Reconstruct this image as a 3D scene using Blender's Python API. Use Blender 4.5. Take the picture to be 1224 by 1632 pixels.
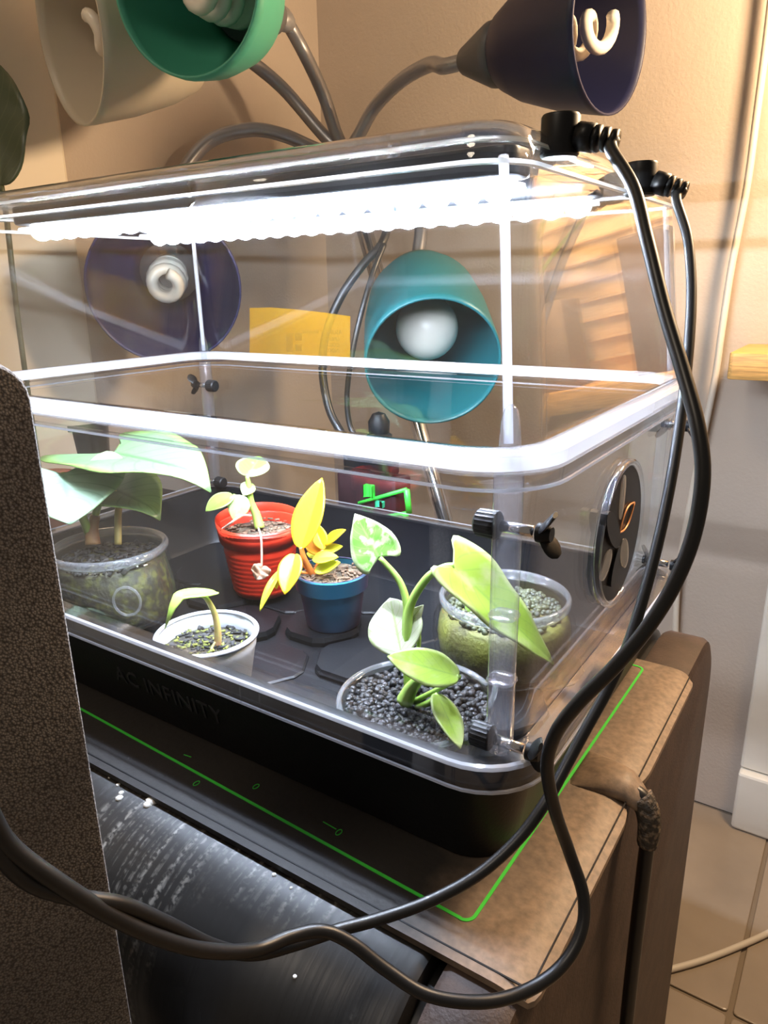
import bpy, math, random
from mathutils import Vector, Matrix, noise

R_ = random.Random(7)
S = bpy.context.scene
COL = S.collection
for o in list(bpy.data.objects):
    bpy.data.objects.remove(o)

# ------------------------------------------------------------------ camera
# frame: x along the tray's long side, y away from the camera, z up; z = 0 is the top of the heat mat
FPX = 1159.8
CAM = Vector((0.089, -0.2214, 0.2476))
YAW, PITCH, ROLL = 0.594, 0.3032, -0.0184
_fw = Vector((-math.sin(YAW) * math.cos(PITCH), math.cos(YAW) * math.cos(PITCH), -math.sin(PITCH)))
_r0 = Vector((math.cos(YAW), math.sin(YAW), 0))
_u0 = _r0.cross(_fw)
RT = _r0 * math.cos(ROLL) + _u0 * math.sin(ROLL)
UP = -_r0 * math.sin(ROLL) + _u0 * math.cos(ROLL)
FW = _fw
cd = bpy.data.cameras.new('camera')
cd.sensor_fit = 'VERTICAL'
cd.sensor_height = 36
cd.lens = FPX / 1632 * 36
cd.clip_start = 0.01
cam = bpy.data.objects.new('camera', cd)
m = Matrix((RT, UP, -FW)).transposed().to_4x4()
m.translation = CAM
cam.matrix_world = m
COL.objects.link(cam)
S.camera = cam

# ------------------------------------------------------------------ world, lights, exposure
S.view_settings.view_transform = 'Standard'
S.view_settings.look = 'None'
S.view_settings.gamma = 1
S.view_settings.use_curve_mapping = False
S.view_settings.exposure = 1.1
S.cycles.transparent_max_bounces = 48
S.cycles.max_bounces = 10
S.cycles.sample_clamp_indirect = 6
S.cycles.caustics_reflective = False
S.cycles.caustics_refractive = False
w = bpy.data.worlds.new('room_ambience')
S.world = w
w.use_nodes = True
w.node_tree.nodes['Background'].inputs[0].default_value = (1.0, 0.86, 0.72, 1)
w.node_tree.nodes['Background'].inputs[1].default_value = 0.07

def light(name, kind, loc, energy, color, size=0.1, target=None, spot=None):
    d = bpy.data.lights.new(name, kind)
    d.energy = energy
    d.color = color
    if kind == 'AREA':
        d.shape = 'DISK'; d.size = size
    else:
        d.shadow_soft_size = size
    o = bpy.data.objects.new(name, d)
    o.location = loc
    if target:
        o.rotation_euler = (Vector(target) - Vector(loc)).to_track_quat('-Z', 'Y').to_euler()
    COL.objects.link(o)
    return o

# the warm room lamp above the wooden shelf, out of frame to the right
light('warm_shelf_lamp', 'POINT', (0.21, 0.55, 0.57), 14.0, (1.0, 0.71, 0.43), 0.06)
# the room's ceiling lamp behind and left of the camera
light('ceiling_lamp', 'AREA', (-0.3, -1.0, 1.6), 3.2, (1.0, 0.84, 0.66), 0.35, (-0.35, 0.45, 0.2))
LED = 1250.0

# ------------------------------------------------------------------ helpers
def ray(px, py):
    return FW + RT * ((px - 612) / FPX) - UP * ((py - 816) / FPX)
def at(px, py, d):
    return CAM + ray(px, py) * d
def aty(px, py, Y):
    r = ray(px, py); return CAM + r * ((Y - CAM.y) / r.y)
def atx(px, py, X):
    r = ray(px, py); return CAM + r * ((X - CAM.x) / r.x)
def atz(px, py, Z):
    r = ray(px, py); return CAM + r * ((Z - CAM.z) / r.z)

def tag(o, label, cat, group=None):
    o['label'] = label; o['category'] = cat
    if group: o['group'] = group
    return o
def thing(name, label, cat, loc=(0, 0, 0), group=None):
    o = bpy.data.objects.new(name, None)
    o.empty_display_size = 0.02
    o.location = loc
    COL.objects.link(o)
    return tag(o, label, cat, group)
def wloc(o):
    v = Vector((0, 0, 0))
    while o is not None:
        v += o.location; o = o.parent
    return v
def link(name, me, parent=None, loc=None):
    o = bpy.data.objects.new(name, me)
    if parent: o.parent = parent
    if loc is not None: o.location = loc
    COL.objects.link(o)
    return o
def obj(name, vf, mat, parent=None, smooth=True, label=None, kind=None, solid=0, sub=0, uv=None):
    verts, faces = vf
    off = wloc(parent) if parent else Vector((0, 0, 0))
    me = bpy.data.meshes.new(name)
    me.from_pydata([tuple(Vector(v) - off) for v in verts], [], faces)
    if uv:
        l = me.uv_layers.new(name='UVMap')
        for lp in me.loops:
            l.data[lp.index].uv = uv[lp.vertex_index]
    me.materials.append(mat)
    if smooth:
        me.shade_smooth()
        if smooth == 'auto':
            me.set_sharp_from_angle(angle=math.radians(38))
    me.update()
    o = link(name, me, parent)
    if label: o['label'] = label
    if kind: o['kind'] = kind
    if sub:
        md = o.modifiers.new('sub', 'SUBSURF'); md.levels = sub; md.render_levels = sub
    if solid:
        md = o.modifiers.new('solid', 'SOLIDIFY'); md.thickness = solid; md.offset = 0
    return o
def struct(name, vf, mat, smooth=False):
    o = obj(name, vf, mat, None, smooth); o['kind'] = 'structure'; return o

def join(*vfs):
    V, F = [], []
    for v, f in vfs:
        n = len(V); V += [tuple(x) for x in v]; F += [tuple(i + n for i in q) for q in f]
    return V, F
def xf(vf, M):
    return [tuple(M @ Vector(v)) for v in vf[0]], vf[1]
def box(x0, x1, y0, y1, z0, z1):
    v = [(x, y, z) for z in (z0, z1) for y in (y0, y1) for x in (x0, x1)]
    return v, [(0, 2, 3, 1), (4, 5, 7, 6), (0, 1, 5, 4), (2, 6, 7, 3), (0, 4, 6, 2), (1, 3, 7, 5)]
def rr(x0, x1, y0, y1, r, n=6):
    pts = []
    for cx, cy, a in ((x1 - r, y0 + r, -90), (x1 - r, y1 - r, 0), (x0 + r, y1 - r, 90), (x0 + r, y0 + r, 180)):
        e = min(.0015, r * .3)
        t0, t1 = math.radians(a), math.radians(a + 90)
        pts.append((cx + r * math.cos(t0) + e * math.sin(t0), cy + r * math.sin(t0) - e * math.cos(t0)))
        for k in range(n + 1):
            t = math.radians(a + 90 * k / n)
            pts.append((cx + r * math.cos(t), cy + r * math.sin(t)))
        pts.append((cx + r * math.cos(t1) - e * math.sin(t1), cy + r * math.sin(t1) + e * math.cos(t1)))
    return pts
def loft(loops, cap0=True, cap1=True, close=False):
    n = len(loops[0]); V = [tuple(p) for L in loops for p in L]; F = []
    m_ = len(loops)
    for i in range(m_ if close else m_ - 1):
        a, b = i * n, ((i + 1) % m_) * n
        for j in range(n):
            k = (j + 1) % n
            F.append((a + j, a + k, b + k, b + j))
    if not close:
        if cap0: F.append(tuple(reversed(range(n))))
        if cap1: F.append(tuple(range((m_ - 1) * n, m_ * n)))
    return V, F
def rrl(rect, inset, z, r, n=6):
    x0, x1, y0, y1 = rect
    return [(x, y, z) for x, y in rr(x0 + inset, x1 - inset, y0 + inset, y1 - inset, max(r - inset * 0.6, 0.004), n)]
def rbox(x0, x1, y0, y1, z0, z1, r=0.004, b=0.0015, n=4):
    rc = (x0, x1, y0, y1)
    L = [rrl(rc, b, z0, r, n), rrl(rc, b * .3, z0 + b * .3, r, n), rrl(rc, 0, z0 + b, r, n),
         rrl(rc, 0, z1 - b, r, n), rrl(rc, b * .3, z1 - b * .3, r, n), rrl(rc, b, z1, r, n)]
    return loft(L)
def frame_of(d, hint=(0, 0, 1)):
    d = Vector(d).normalized(); h = Vector(hint)
    if abs(d.dot(h)) > 0.98: h = Vector((1, 0, 0))
    s = h.cross(d).normalized(); u = d.cross(s)
    return s, u, d
def lathe(prof, origin=(0, 0, 0), axis=(0, 0, 1), n=40, cap0=False, cap1=False, close=False):
    s, u, d = frame_of(axis); o = Vector(origin)
    loops = []
    for r, h in prof:
        loops.append([tuple(o + d * h + s * (r * math.cos(2 * math.pi * k / n)) + u * (r * math.sin(2 * math.pi * k / n))) for k in range(n)])
    return loft(loops, cap0, cap1, close)
def shell(prof, th, origin, axis, n=40):
    """closed cup: outer profile bottom->rim, then back inside"""
    inner = [(max(r - th, 0.0005), h + (th if i == 0 else 0)) for i, (r, h) in enumerate(prof)]
    return lathe([(0.0005, prof[0][1])] + list(prof) + inner[::-1] + [(0.0005, inner[0][1])], origin, axis, n)
def smooth_path(pts, k=8):
    P = [Vector(p) for p in pts]
    P = [P[0] * 2 - P[1]] + P + [P[-1] * 2 - P[-2]]
    out = []
    for i in range(1, len(P) - 2):
        for j in range(k):
            t = j / k
            a, b, c, d = P[i - 1], P[i], P[i + 1], P[i + 2]
            out.append(0.5 * ((2 * b) + (c - a) * t + (2 * a - 5 * b + 4 * c - d) * t * t + (3 * b - a - 3 * c + d) * t ** 3))
    out.append(P[-2])
    return out
def tube(pts, r, n=10, k=8, taper=None):
    P = smooth_path(pts, k) if k else [Vector(p) for p in pts]
    loops = []; s = None
    for i, p in enumerate(P):
        d = (P[min(i + 1, len(P) - 1)] - P[max(i - 1, 0)])
        if d.length < 1e-9: d = Vector((0, 0, 1))
        d.normalize()
        if s is None: s = frame_of(d)[0]
        s = (s - d * s.dot(d)).normalized(); u = d.cross(s)
        t = i / (len(P) - 1)
        rad = r(t) if callable(r) else r
        loops.append([tuple(p + s * (rad * math.cos(2 * math.pi * q / n)) + u * (rad * math.sin(2 * math.pi * q / n))) for q in range(n)])
    return loft(loops)
def sphere(c, r, n=16, m_=10, sc=(1, 1, 1)):
    loops = []
    for i in range(m_ + 1):
        t = math.pi * i / m_
        rad = max(math.sin(t) * r, 1e-5)
        loops.append([(c[0] + sc[0] * rad * math.cos(2 * math.pi * k / n), c[1] + sc[1] * rad * math.sin(2 * math.pi * k / n), c[2] - sc[2] * r * math.cos(t)) for k in range(n)])
    return loft(loops)

# ------------------------------------------------------------------ materials
def newmat(name):
    mt = bpy.data.materials.new(name); mt.use_nodes = True
    nt = mt.node_tree; nt.nodes.clear()
    return mt, nt, nt.nodes.new('ShaderNodeOutputMaterial')
def N(nt, t, **kw):
    n = nt.nodes.new('ShaderNode' + t)
    for k, v in kw.items():
        if k.startswith('_'): setattr(n, k[1:], v)
        else: n.inputs[k.replace('__', ' ')].default_value = v
    return n
def rgba(c): return (c[0], c[1], c[2], 1)
def plain(name, col, rough=0.5, metal=0, var=0.0, scale=40, bump=0, bscale=200, spec=0.5, coords='Object', sss=0, stretch=None, col2=None, lo=.35, hi=.65):
    mt, nt, out = newmat(name)
    b = N(nt, 'BsdfPrincipled', Roughness=rough, Metallic=metal)
    b.inputs['Base Color'].default_value = rgba(col)
    b.inputs['Specular IOR Level'].default_value = spec
    tc = nt.nodes.new('ShaderNodeTexCoord'); src = tc.outputs[coords]
    if stretch:
        mp = nt.nodes.new('ShaderNodeMapping'); mp.inputs['Scale'].default_value = stretch
        nt.links.new(src, mp.inputs[0]); src = mp.outputs[0]
    if var or col2:
        nz = N(nt, 'TexNoise', Scale=scale, Detail=6.0)
        nt.links.new(src, nz.inputs['Vector'])
        cr = nt.nodes.new('ShaderNodeValToRGB')
        cr.color_ramp.elements[0].position = lo; cr.color_ramp.elements[1].position = hi
        if col2:
            cr.color_ramp.elements[0].color = rgba(col); cr.color_ramp.elements[1].color = rgba(col2)
        else:
            cr.color_ramp.elements[0].color = rgba([c * (1 - var) for c in col]); cr.color_ramp.elements[1].color = rgba([min(1, c * (1 + var)) for c in col])
        nt.links.new(nz.outputs['Fac'], cr.inputs[0]); nt.links.new(cr.outputs[0], b.inputs['Base Color'])
    if bump:
        nb = N(nt, 'TexNoise', Scale=bscale, Detail=4.0)
        nt.links.new(src, nb.inputs['Vector'])
        bp = N(nt, 'Bump', Strength=bump, Distance=0.002)
        nt.links.new(nb.outputs['Fac'], bp.inputs['Height']); nt.links.new(bp.outputs[0], b.inputs['Normal'])
    if sss:
        b.inputs['Subsurface Weight'].default_value = sss
        b.inputs['Subsurface Radius'].default_value = (0.004, 0.004, 0.003)
        b.inputs['Subsurface Scale'].default_value = 0.5
    nt.links.new(b.outputs[0], out.inputs[0])
    return mt
def clear(name, tint=(0.97, 0.98, 0.985), rough=0.02, ior=1.49, milk=0.0, milkcol=(0.9, 0.93, 1.0), scratch=0.0, boost=1.0):
    """thin clear plastic or glass: straight transmission + Fresnel gloss (+ some scattering)"""
    mt, nt, out = newmat(name)
    geo = nt.nodes.new('ShaderNodeNewGeometry')
    mr = N(nt, 'MapRange'); mr.inputs['To Min'].default_value = ior; mr.inputs['To Max'].default_value = 1 / ior
    nt.links.new(geo.outputs['Backfacing'], mr.inputs['Value'])
    fr = nt.nodes.new('ShaderNodeFresnel'); nt.links.new(mr.outputs[0], fr.inputs['IOR'])
    tr = nt.nodes.new('ShaderNodeBsdfTransparent'); tr.inputs[0].default_value = rgba(tint)
    gl = N(nt, 'BsdfGlossy', Roughness=rough)
    base = tr.outputs[0]
    if milk or scratch:
        df = nt.nodes.new('ShaderNodeBsdfDiffuse'); df.inputs[0].default_value = rgba(milkcol)
        tl = nt.nodes.new('ShaderNodeBsdfTranslucent'); tl.inputs[0].default_value = rgba(milkcol)
        dm = nt.nodes.new('ShaderNodeMixShader'); dm.inputs[0].default_value = 0.5
        nt.links.new(df.outputs[0], dm.inputs[1]); nt.links.new(tl.outputs[0], dm.inputs[2])
        mx = nt.nodes.new('ShaderNodeMixShader'); mx.inputs[0].default_value = milk
        if scratch:
            tc = nt.nodes.new('ShaderNodeTexCoord')
            nz = N(nt, 'TexNoise', Scale=25.0, Detail=8.0)
            nt.links.new(tc.outputs['Object'], nz.inputs['Vector'])
            rmp = N(nt, 'MapRange'); rmp.inputs['From Min'].default_value = .45; rmp.inputs['From Max'].default_value = .75
            rmp.inputs['To Min'].default_value = milk; rmp.inputs['To Max'].default_value = milk + scratch
            nt.links.new(nz.outputs['Fac'], rmp.inputs['Value']); nt.links.new(rmp.outputs[0], mx.inputs[0])
        nt.links.new(tr.outputs[0], mx.inputs[1]); nt.links.new(dm.outputs[0], mx.inputs[2])
        base = mx.outputs[0]
    ms = nt.nodes.new('ShaderNodeMixShader')
    if boost != 1:
        mb = N(nt, 'Math', _operation='MULTIPLY'); mb.inputs[1].default_value = boost; mb.use_clamp = True
        nt.links.new(fr.outputs[0], mb.inputs[0]); nt.links.new(mb.outputs[0], ms.inputs[0])
    else:
        nt.links.new(fr.outputs[0], ms.inputs[0])
    nt.links.new(base, ms.inputs[1]); nt.links.new(gl.outputs[0], ms.inputs[2])
    nt.links.new(ms.outputs[0], out.inputs[0])
    return mt
def emit(name, col, st):
    mt, nt, out = newmat(name)
    e = N(nt, 'Emission', Strength=st); e.inputs[0].default_value = rgba(col)
    nt.links.new(e.outputs[0], out.inputs[0]); return mt

M = {}
M['wall'] = plain('painted_wall', (0.465, 0.385, 0.315), 0.85, var=.05, scale=6, bump=.25, bscale=260)
M['cream'] = plain('cream_gloss_paint', (0.72, 0.62, 0.48), 0.45, var=.03, scale=9)
M['white_paint'] = plain('white_trim_paint', (0.72, 0.68, 0.60), 0.45, var=.05, scale=12)
M['tile'] = plain('beige_floor_tile', (0.31, 0.245, 0.18), 0.3, var=.12, scale=8)
M['grout'] = plain('tile_grout', (0.22, 0.17, 0.12), 0.9)
M['black'] = plain('black_plastic', (0.004, 0.004, 0.0045), 0.42, var=.1, scale=30, spec=.3)
M['tray'] = plain('black_tray_plastic', (0.0045, 0.0048, 0.006), 0.42, bump=.05, bscale=500, spec=.25)
M['cable'] = plain('black_cable_rubber', (0.009, 0.0085, 0.0085), 0.38)
M['clear'] = clear('clear_acrylic', scratch=.002, milk=.0, boost=1.3)
M['rim'] = clear('clear_acrylic_thick', (0.94, 0.95, 0.97), .05, milk=.008, boost=1.4)
M['edge'] = clear('acrylic_edge_painted_glow', (0.94, 0.95, 0.97), .05, milk=.45, milkcol=(.95, .96, 1.0), boost=1.6)  # whitened to paint the glow of light piped to the edges
M['bead'] = clear('acrylic_bead_painted_glow', (0.94, 0.95, 0.97), .05, milk=.85, milkcol=(1, 1, 1), boost=1.6)  # near-white, so the lid's bright edge lines are in the colour
M['post'] = clear('clear_acrylic_post', (0.92, 0.93, 0.96), .05, milk=.05, milkcol=(.86, .86, .95), boost=1.6)
M['glass'] = clear('jar_glass', (0.95, 0.97, 0.95), .02, 1.5, milk=.003, boost=1.2)
M['glassrim'] = clear('jar_glass_rim', (0.9, 0.92, 0.9), .03, 1.5, milk=.14, boost=2)
M['chrome'] = plain('chrome', (0.75, 0.75, 0.76), .15, 1)
M['steel'] = plain('brushed_grey_gooseneck', (0.34, 0.34, 0.36), .35, .6)
M['print_green'] = plain('green_print', (0.05, 0.62, 0.05), .5)
M['copper'] = plain('copper_print', (0.75, 0.33, 0.14), .35, .4)

# ------------------------------------------------------------------ the room
XL, YW, ZF = -0.70, 0.79, -0.50
struct('wall_back', box(XL, 1.6, YW, YW + .08, ZF, 1.7), M['wall'])
struct('wall_left', box(XL - .08, XL, -0.5, YW + .08, ZF, 1.7), M['wall'])
fl = struct('floor', box(XL - .08, 1.6, -0.9, YW + .08, ZF - .05, ZF - .003), M['grout'])
tl_me = None
for i in range(6):
    for j in range(5):
        x0, y0 = XL + .005 + i * .38, -0.86 + j * .33
        x1, y1 = x0 + .375, y0 + .325
        if tl_me is None:
            t = obj('tile', rbox(0, .375, 0, .325, -.003, 0, .004, .0012, 2), M['tile'], fl, smooth=False)
            tl_me = t.data; t.location = (x0, y0, ZF)
        else:
            link('tile', tl_me, fl, (x0, y0, ZF))
tr1 = struct('trim_1', rbox(XL + .001, XL + .016, -0.45, 0.315, ZF + .002, 1.65, .004, .002, 2), M['cream'])
q = aty(1185, 1197, YW); q2 = aty(1170, 1298, YW)
struct('trim_2', join(rbox(q.x, q.x + .14, YW - .022, YW - .001, ZF + .095, .135, .004, .002, 2)), M['white_paint'])
struct('baseboard_back', join(rbox(q2.x, q2.x + .17, YW - .034, YW - .001, ZF + .001, ZF + .093, .004, .004, 2)), M['white_paint'])

# ------------------------------------------------------------------ shelf on the wall with the blind behind (mirrored in the side panel)
M['pine'] = plain('pine_board', (0.62, 0.34, 0.10), .5, var=.25, scale=18, stretch=(2, 30, 30))
M['slat'] = plain('wooden_slat', (0.72, 0.52, 0.32), .45, var=.1, scale=30, stretch=(1, 20, 20))
M['card'] = plain('brown_cardboard', (0.30, 0.20, 0.13), .8, var=.08)
M['darkcard'] = plain('dark_carton', (0.09, 0.05, 0.04), .7, var=.1)
tag(obj('wall_shelf', rbox(-0.048, 0.58, 0.66, YW - .001, .141, .170, .004, .0015, 2), M['pine'], smooth='auto'), 'light pine board shelf end on the right wall', 'shelf')
struct('window_1', join(rbox(.085, .53, YW - .008, YW - .001, .175, .545, .003, .001, 2)), plain('dark_window_glass', (.012, .012, .016), .1))
bl = thing('window_blind', 'warm lit slatted blind mirrored in the clear side panel', 'blind', (.24, .775, .172))
sl = None
for k in range(13):
    z = .185 + k * .0265
    if sl is None:
        v = xf(rbox(-.165, .30, -.0011, .0011, -.0125, .0125, .001, .0005, 2), Matrix.Rotation(math.radians(18), 4, 'X'))
        o = obj('slat', ([(a + .24, b + .775, c + .172) for a, b, c in v[0]], v[1]), M['slat'], bl, smooth=False); sl = o.data
        o.location = (0, 0, z - .172)
    else:
        link('slat', sl, bl, (0, 0, z - .172))
for x in (.14, .31, .48):
    obj('ladder_cord', tube([(x, .765, .172), (x, .765, .53)], .0009, 6, 1), M['cream'], bl)
obj('headrail', rbox(.07, .545, .76, .788, .53, .56, .003, .002, 2), M['slat'], bl, smooth='auto')
tag(obj('cardboard_box', rbox(.215, .345, .675, .745, .1705, .282, .002, .001, 2), M['card'], smooth='auto'), 'brown cardboard box mirrored in the side panel below the slats', 'box')
tag(obj('carton', rbox(.084, .140, .68, .75, .1705, .335, .002, .001, 2), M['darkcard'], smooth='auto'), 'tall dark carton mirrored in the side panel near the cables', 'box')

# ------------------------------------------------------------------ cords on the right wall and floor
M['whitecord'] = plain('white_cord', (0.62, 0.55, 0.46), .5)
pts = [aty(*p, .775) for p in ((1236, -60), (1222, 60), (1205, 190), (1190, 300), (1165, 430), (1150, 530), (1140, 600), (1124, 680), (1104, 780), (1086, 880), (1078, 960), (1076, 1050))]
tag(obj('hanging_cord', tube(pts, .0042, 10), M['whitecord']), 'slack white cord hanging down the wall on the right', 'cord')
pts = [atz(*p, ZF + .004) for p in ((1260, 1466), (1224, 1487), (1180, 1507), (1120, 1530), (1060, 1547), (1000, 1560))]
tag(obj('cord', tube(pts, .0035, 8), M['whitecord']), 'thin tan cord lying across the floor tiles', 'cord')

# ------------------------------------------------------------------ the black cabinet under the mat
def vinyl():
    mt, nt, out = newmat('black_woodgrain_vinyl')
    b = N(nt, 'BsdfPrincipled', Roughness=.42)
    tc = nt.nodes.new('ShaderNodeTexCoord')
    mp = nt.nodes.new('ShaderNodeMapping'); mp.inputs['Scale'].default_value = (260, 6, 6)
    nt.links.new(tc.outputs['Object'], mp.inputs[0])
    n1 = N(nt, 'TexNoise', Scale=1.0, Detail=5.0); nt.links.new(mp.outputs[0], n1.inputs['Vector'])
    n2 = N(nt, 'TexNoise', Scale=14.0, Detail=3.0); nt.links.new(tc.outputs['Object'], n2.inputs['Vector'])
    n3 = N(nt, 'TexNoise', Scale=420.0, Detail=3.0); nt.links.new(tc.outputs['Object'], n3.inputs['Vector'])
    r1 = N(nt, 'MapRange'); r1.inputs['From Min'].default_value = .46; r1.inputs['From Max'].default_value = .66; nt.links.new(n1.outputs[0], r1.inputs[0])
    r2 = N(nt, 'MapRange'); r2.inputs['From Min'].default_value = .42; r2.inputs['From Max'].default_value = .62; nt.links.new(n2.outputs[0], r2.inputs[0])
    r3 = N(nt, 'MapRange'); r3.inputs['From Min'].default_value = .42; r3.inputs['From Max'].default_value = .6; nt.links.new(n3.outputs[0], r3.inputs[0])
    m1 = N(nt, 'Math', _operation='MULTIPLY'); nt.links.new(r1.outputs[0], m1.inputs[0]); nt.links.new(r2.outputs[0], m1.inputs[1])
    m2 = N(nt, 'Math', _operation='MULTIPLY'); nt.links.new(m1.outputs[0], m2.inputs[0]); nt.links.new(r3.outputs[0], m2.inputs[1])
    mx = N(nt, 'Mix', _data_type='RGBA'); mx.inputs[6].default_value = (.014, .013, .012, 1); mx.inputs[7].default_value = (.24, .22, .19, 1)
    nt.links.new(m2.outputs[0], mx.inputs[0]); nt.links.new(mx.outputs[2], b.inputs['Base Color'])
    bp = N(nt, 'Bump', Strength=.35, Distance=.001); nt.links.new(n1.outputs[0], bp.inputs['Height']); nt.links.new(bp.outputs[0], b.inputs['Normal'])
    nt.links.new(b.outputs[0], out.inputs[0]); return mt
M['vinyl'] = vinyl()
M['endpanel'] = plain('dark_brown_endpanel', (0.050, 0.030, 0.022), .6, var=.25, scale=60, bump=.2, bscale=500)
CF, CB, RF, RB, ZT = -.082, .345, .055, .05, -.0035
def cab_profile():
    p = [(CF, ZF + .001)]
    for k in range(13):
        a = math.radians(180 - 90 * k / 12); p.append((CF + RF + RF * math.cos(a), ZT - RF + RF * math.sin(a)))
    for k in range(9):
        a = math.radians(90 - 90 * k / 8); p.append((CB - RB + RB * math.cos(a), ZT - RB + RB * math.sin(a)))
    p.append((CB, ZF + .001))
    return p
def extr(x0, x1, bev=.004, ins=0):
    P = cab_profile(); L = []
    cy, cz = (CF + CB) / 2, (ZT + ZF) / 2
    def sh(x, d):
        return [(x, y + (d if y < cy else -d) * (1 if abs(y - cy) > .1 else 0), z - d if z > cz else z) for y, z in P]
    for x, d in ((x0, bev), (x0 + bev * .3, bev * .3), (x0 + bev, 0), (x1 - bev, 0), (x1 - bev * .3, bev * .3), (x1, bev)):
        L.append(sh(x, d + ins))
    v, f = loft(L)
    return v, [tuple(reversed(q)) for q in f]
cb = thing('cabinet', 'black wood-grain vinyl cabinet with rounded top edges under the heat mat', 'cabinet', (-.32, .13, ZF))
obj('body', extr(-.66, -.0205), M['vinyl'], cb, smooth='auto')
obj('end_panel', extr(-.0165, .0165, .005), M['endpanel'], cb, smooth='auto', label='plain dark brown end panel')
obj('core', extr(-.05, 0.0, .001, .007), M['black'], cb, smooth='auto')
M['crumb'] = plain('white_crumbs', (.75, .72, .66), .9, bump=.3)
crumbs = []
for px, py, s in ((243, 1278, 3.4), (256, 1270, 3.0), (262, 1274, 2.2), (236, 1283, 2.4), (213, 1236, 2.2), (216, 1229, 1.4), (190, 1271, 2.0), (193, 1262, 1.4), (188, 1250, 1.2), (205, 1222, 1), (175, 1240, .9), (182, 1224, .8), (437, 1396, 1.1), (470, 1553, .9), (464, 1416, .8)):
    # rest on the rounded front edge
    best = None
    for k in range(60):
        a = math.radians(180 - 90 * k / 59)
        y, z = CF + RF + RF * math.cos(a), ZT - RF + RF * math.sin(a)
        P = aty(px, py, y)
        e = abs(P.z - z)
        if best is None or e < best[0]: best = (e, P.x, y, z)
    crumbs.append(sphere((best[1], best[2], best[3]), s * .0011, 7, 5, (1, 1, .55)))
obj('dust_crumbs', join(*crumbs), M['crumb'], cb, kind='stuff', label='white crumbs on the black cabinet edge')

# ------------------------------------------------------------------ heat mat
def dust_and_light_mat():
    mt, nt, out = newmat('black_mat_dust_and_painted_light')
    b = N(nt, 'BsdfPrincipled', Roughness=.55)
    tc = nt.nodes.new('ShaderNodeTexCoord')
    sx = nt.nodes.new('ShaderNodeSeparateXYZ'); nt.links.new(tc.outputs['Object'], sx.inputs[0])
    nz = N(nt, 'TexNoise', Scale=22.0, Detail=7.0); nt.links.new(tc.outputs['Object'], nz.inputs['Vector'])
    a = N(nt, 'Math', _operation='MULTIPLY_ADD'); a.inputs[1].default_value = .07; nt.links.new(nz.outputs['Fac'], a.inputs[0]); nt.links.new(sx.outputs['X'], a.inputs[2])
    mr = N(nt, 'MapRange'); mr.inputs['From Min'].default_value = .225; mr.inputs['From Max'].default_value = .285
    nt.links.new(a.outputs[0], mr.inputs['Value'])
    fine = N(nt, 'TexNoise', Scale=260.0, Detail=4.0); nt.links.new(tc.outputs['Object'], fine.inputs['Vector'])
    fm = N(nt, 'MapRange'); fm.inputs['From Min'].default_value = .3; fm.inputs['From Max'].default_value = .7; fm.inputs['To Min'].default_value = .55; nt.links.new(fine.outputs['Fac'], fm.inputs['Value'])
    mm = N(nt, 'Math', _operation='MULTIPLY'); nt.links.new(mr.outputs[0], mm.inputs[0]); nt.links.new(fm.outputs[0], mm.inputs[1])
    mx = N(nt, 'Mix', _data_type='RGBA'); mx.inputs[6].default_value = (.022, .019, .017, 1); mx.inputs[7].default_value = (.30, .215, .15, 1)  # tan towards the right: some dust, mostly warm lamp light painted in
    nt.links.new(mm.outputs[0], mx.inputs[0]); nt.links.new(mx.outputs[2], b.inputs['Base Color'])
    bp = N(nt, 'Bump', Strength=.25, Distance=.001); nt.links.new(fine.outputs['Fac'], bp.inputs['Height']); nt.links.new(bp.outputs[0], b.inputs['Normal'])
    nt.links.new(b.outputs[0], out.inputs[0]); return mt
M['mat'] = dust_and_light_mat()
hm = thing('heat_mat', 'thin black seedling heat mat with green printed border under the tray', 'heat mat', (-.24, .11, -.0033))
MX0, MX1, MY0, MY1 = -.515, .0205, -.0305, .243
def mat_sheet():
    xs = [MX0 + (MX1 - .03 - MX0) * i / 30 for i in range(31)] + [MX1 - .03 + .03 * i / 10 for i in range(1, 11)]
    ys = [MY0 + (MY1 - MY0) * j / 60 for j in range(61)]
    V = []; F = []
    ny = len(ys)
    JY = atz(965, 1240, 0).y
    for lay in (0, 1):
        for x in xs:
            for y in ys:
                dx = max(0, x - (MX1 - .016)) / .016
                z = -.0045 * dx * dx
                dip = math.exp(-((y - JY) / .012) ** 2) * max(0, x - (MX1 - .035)) / .035
                z -= .002 * dip
                # round the corners
                xx, yy = x, y
                for cyy, sg in ((MY0 + .009, -1), (MY1 - .009, 1)):
                    ex_, ey_ = x - (MX1 - .009), (y - cyy) * sg
                    if ex_ > 0 and ey_ > 0:
                        hh = math.hypot(ex_, ey_); mxx = max(ex_, ey_)
                        xx, yy = MX1 - .009 + ex_ * mxx / hh, cyy + sg * ey_ * mxx / hh
                V.append((xx - .006 * dip * (dx > 0), yy, z - (0 if lay else .003)))
    nx = len(xs); off = nx * ny
    for i in range(nx - 1):
        for j in range(ny - 1):
            a = i * ny + j
            F.append((a, a + 1, a + ny + 1, a + ny)); F.append((off + a, off + a + ny, off + a + ny + 1, off + a + 1))
    for i in range(nx - 1):
        a = i * ny; F.append((a, a + ny, off + a + ny, off + a)); a = i * ny + ny - 1; F.append((a, off + a, off + a + ny, a + ny))
    for j in range(ny - 1):
        a = j; F.append((a, off + a, off + a + 1, a + 1)); a = (nx - 1) * ny + j; F.append((a, a + 1, off + a + 1, off + a))
    return V, F
obj('sheet', mat_sheet(), M['mat'], hm, smooth='auto')
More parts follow.
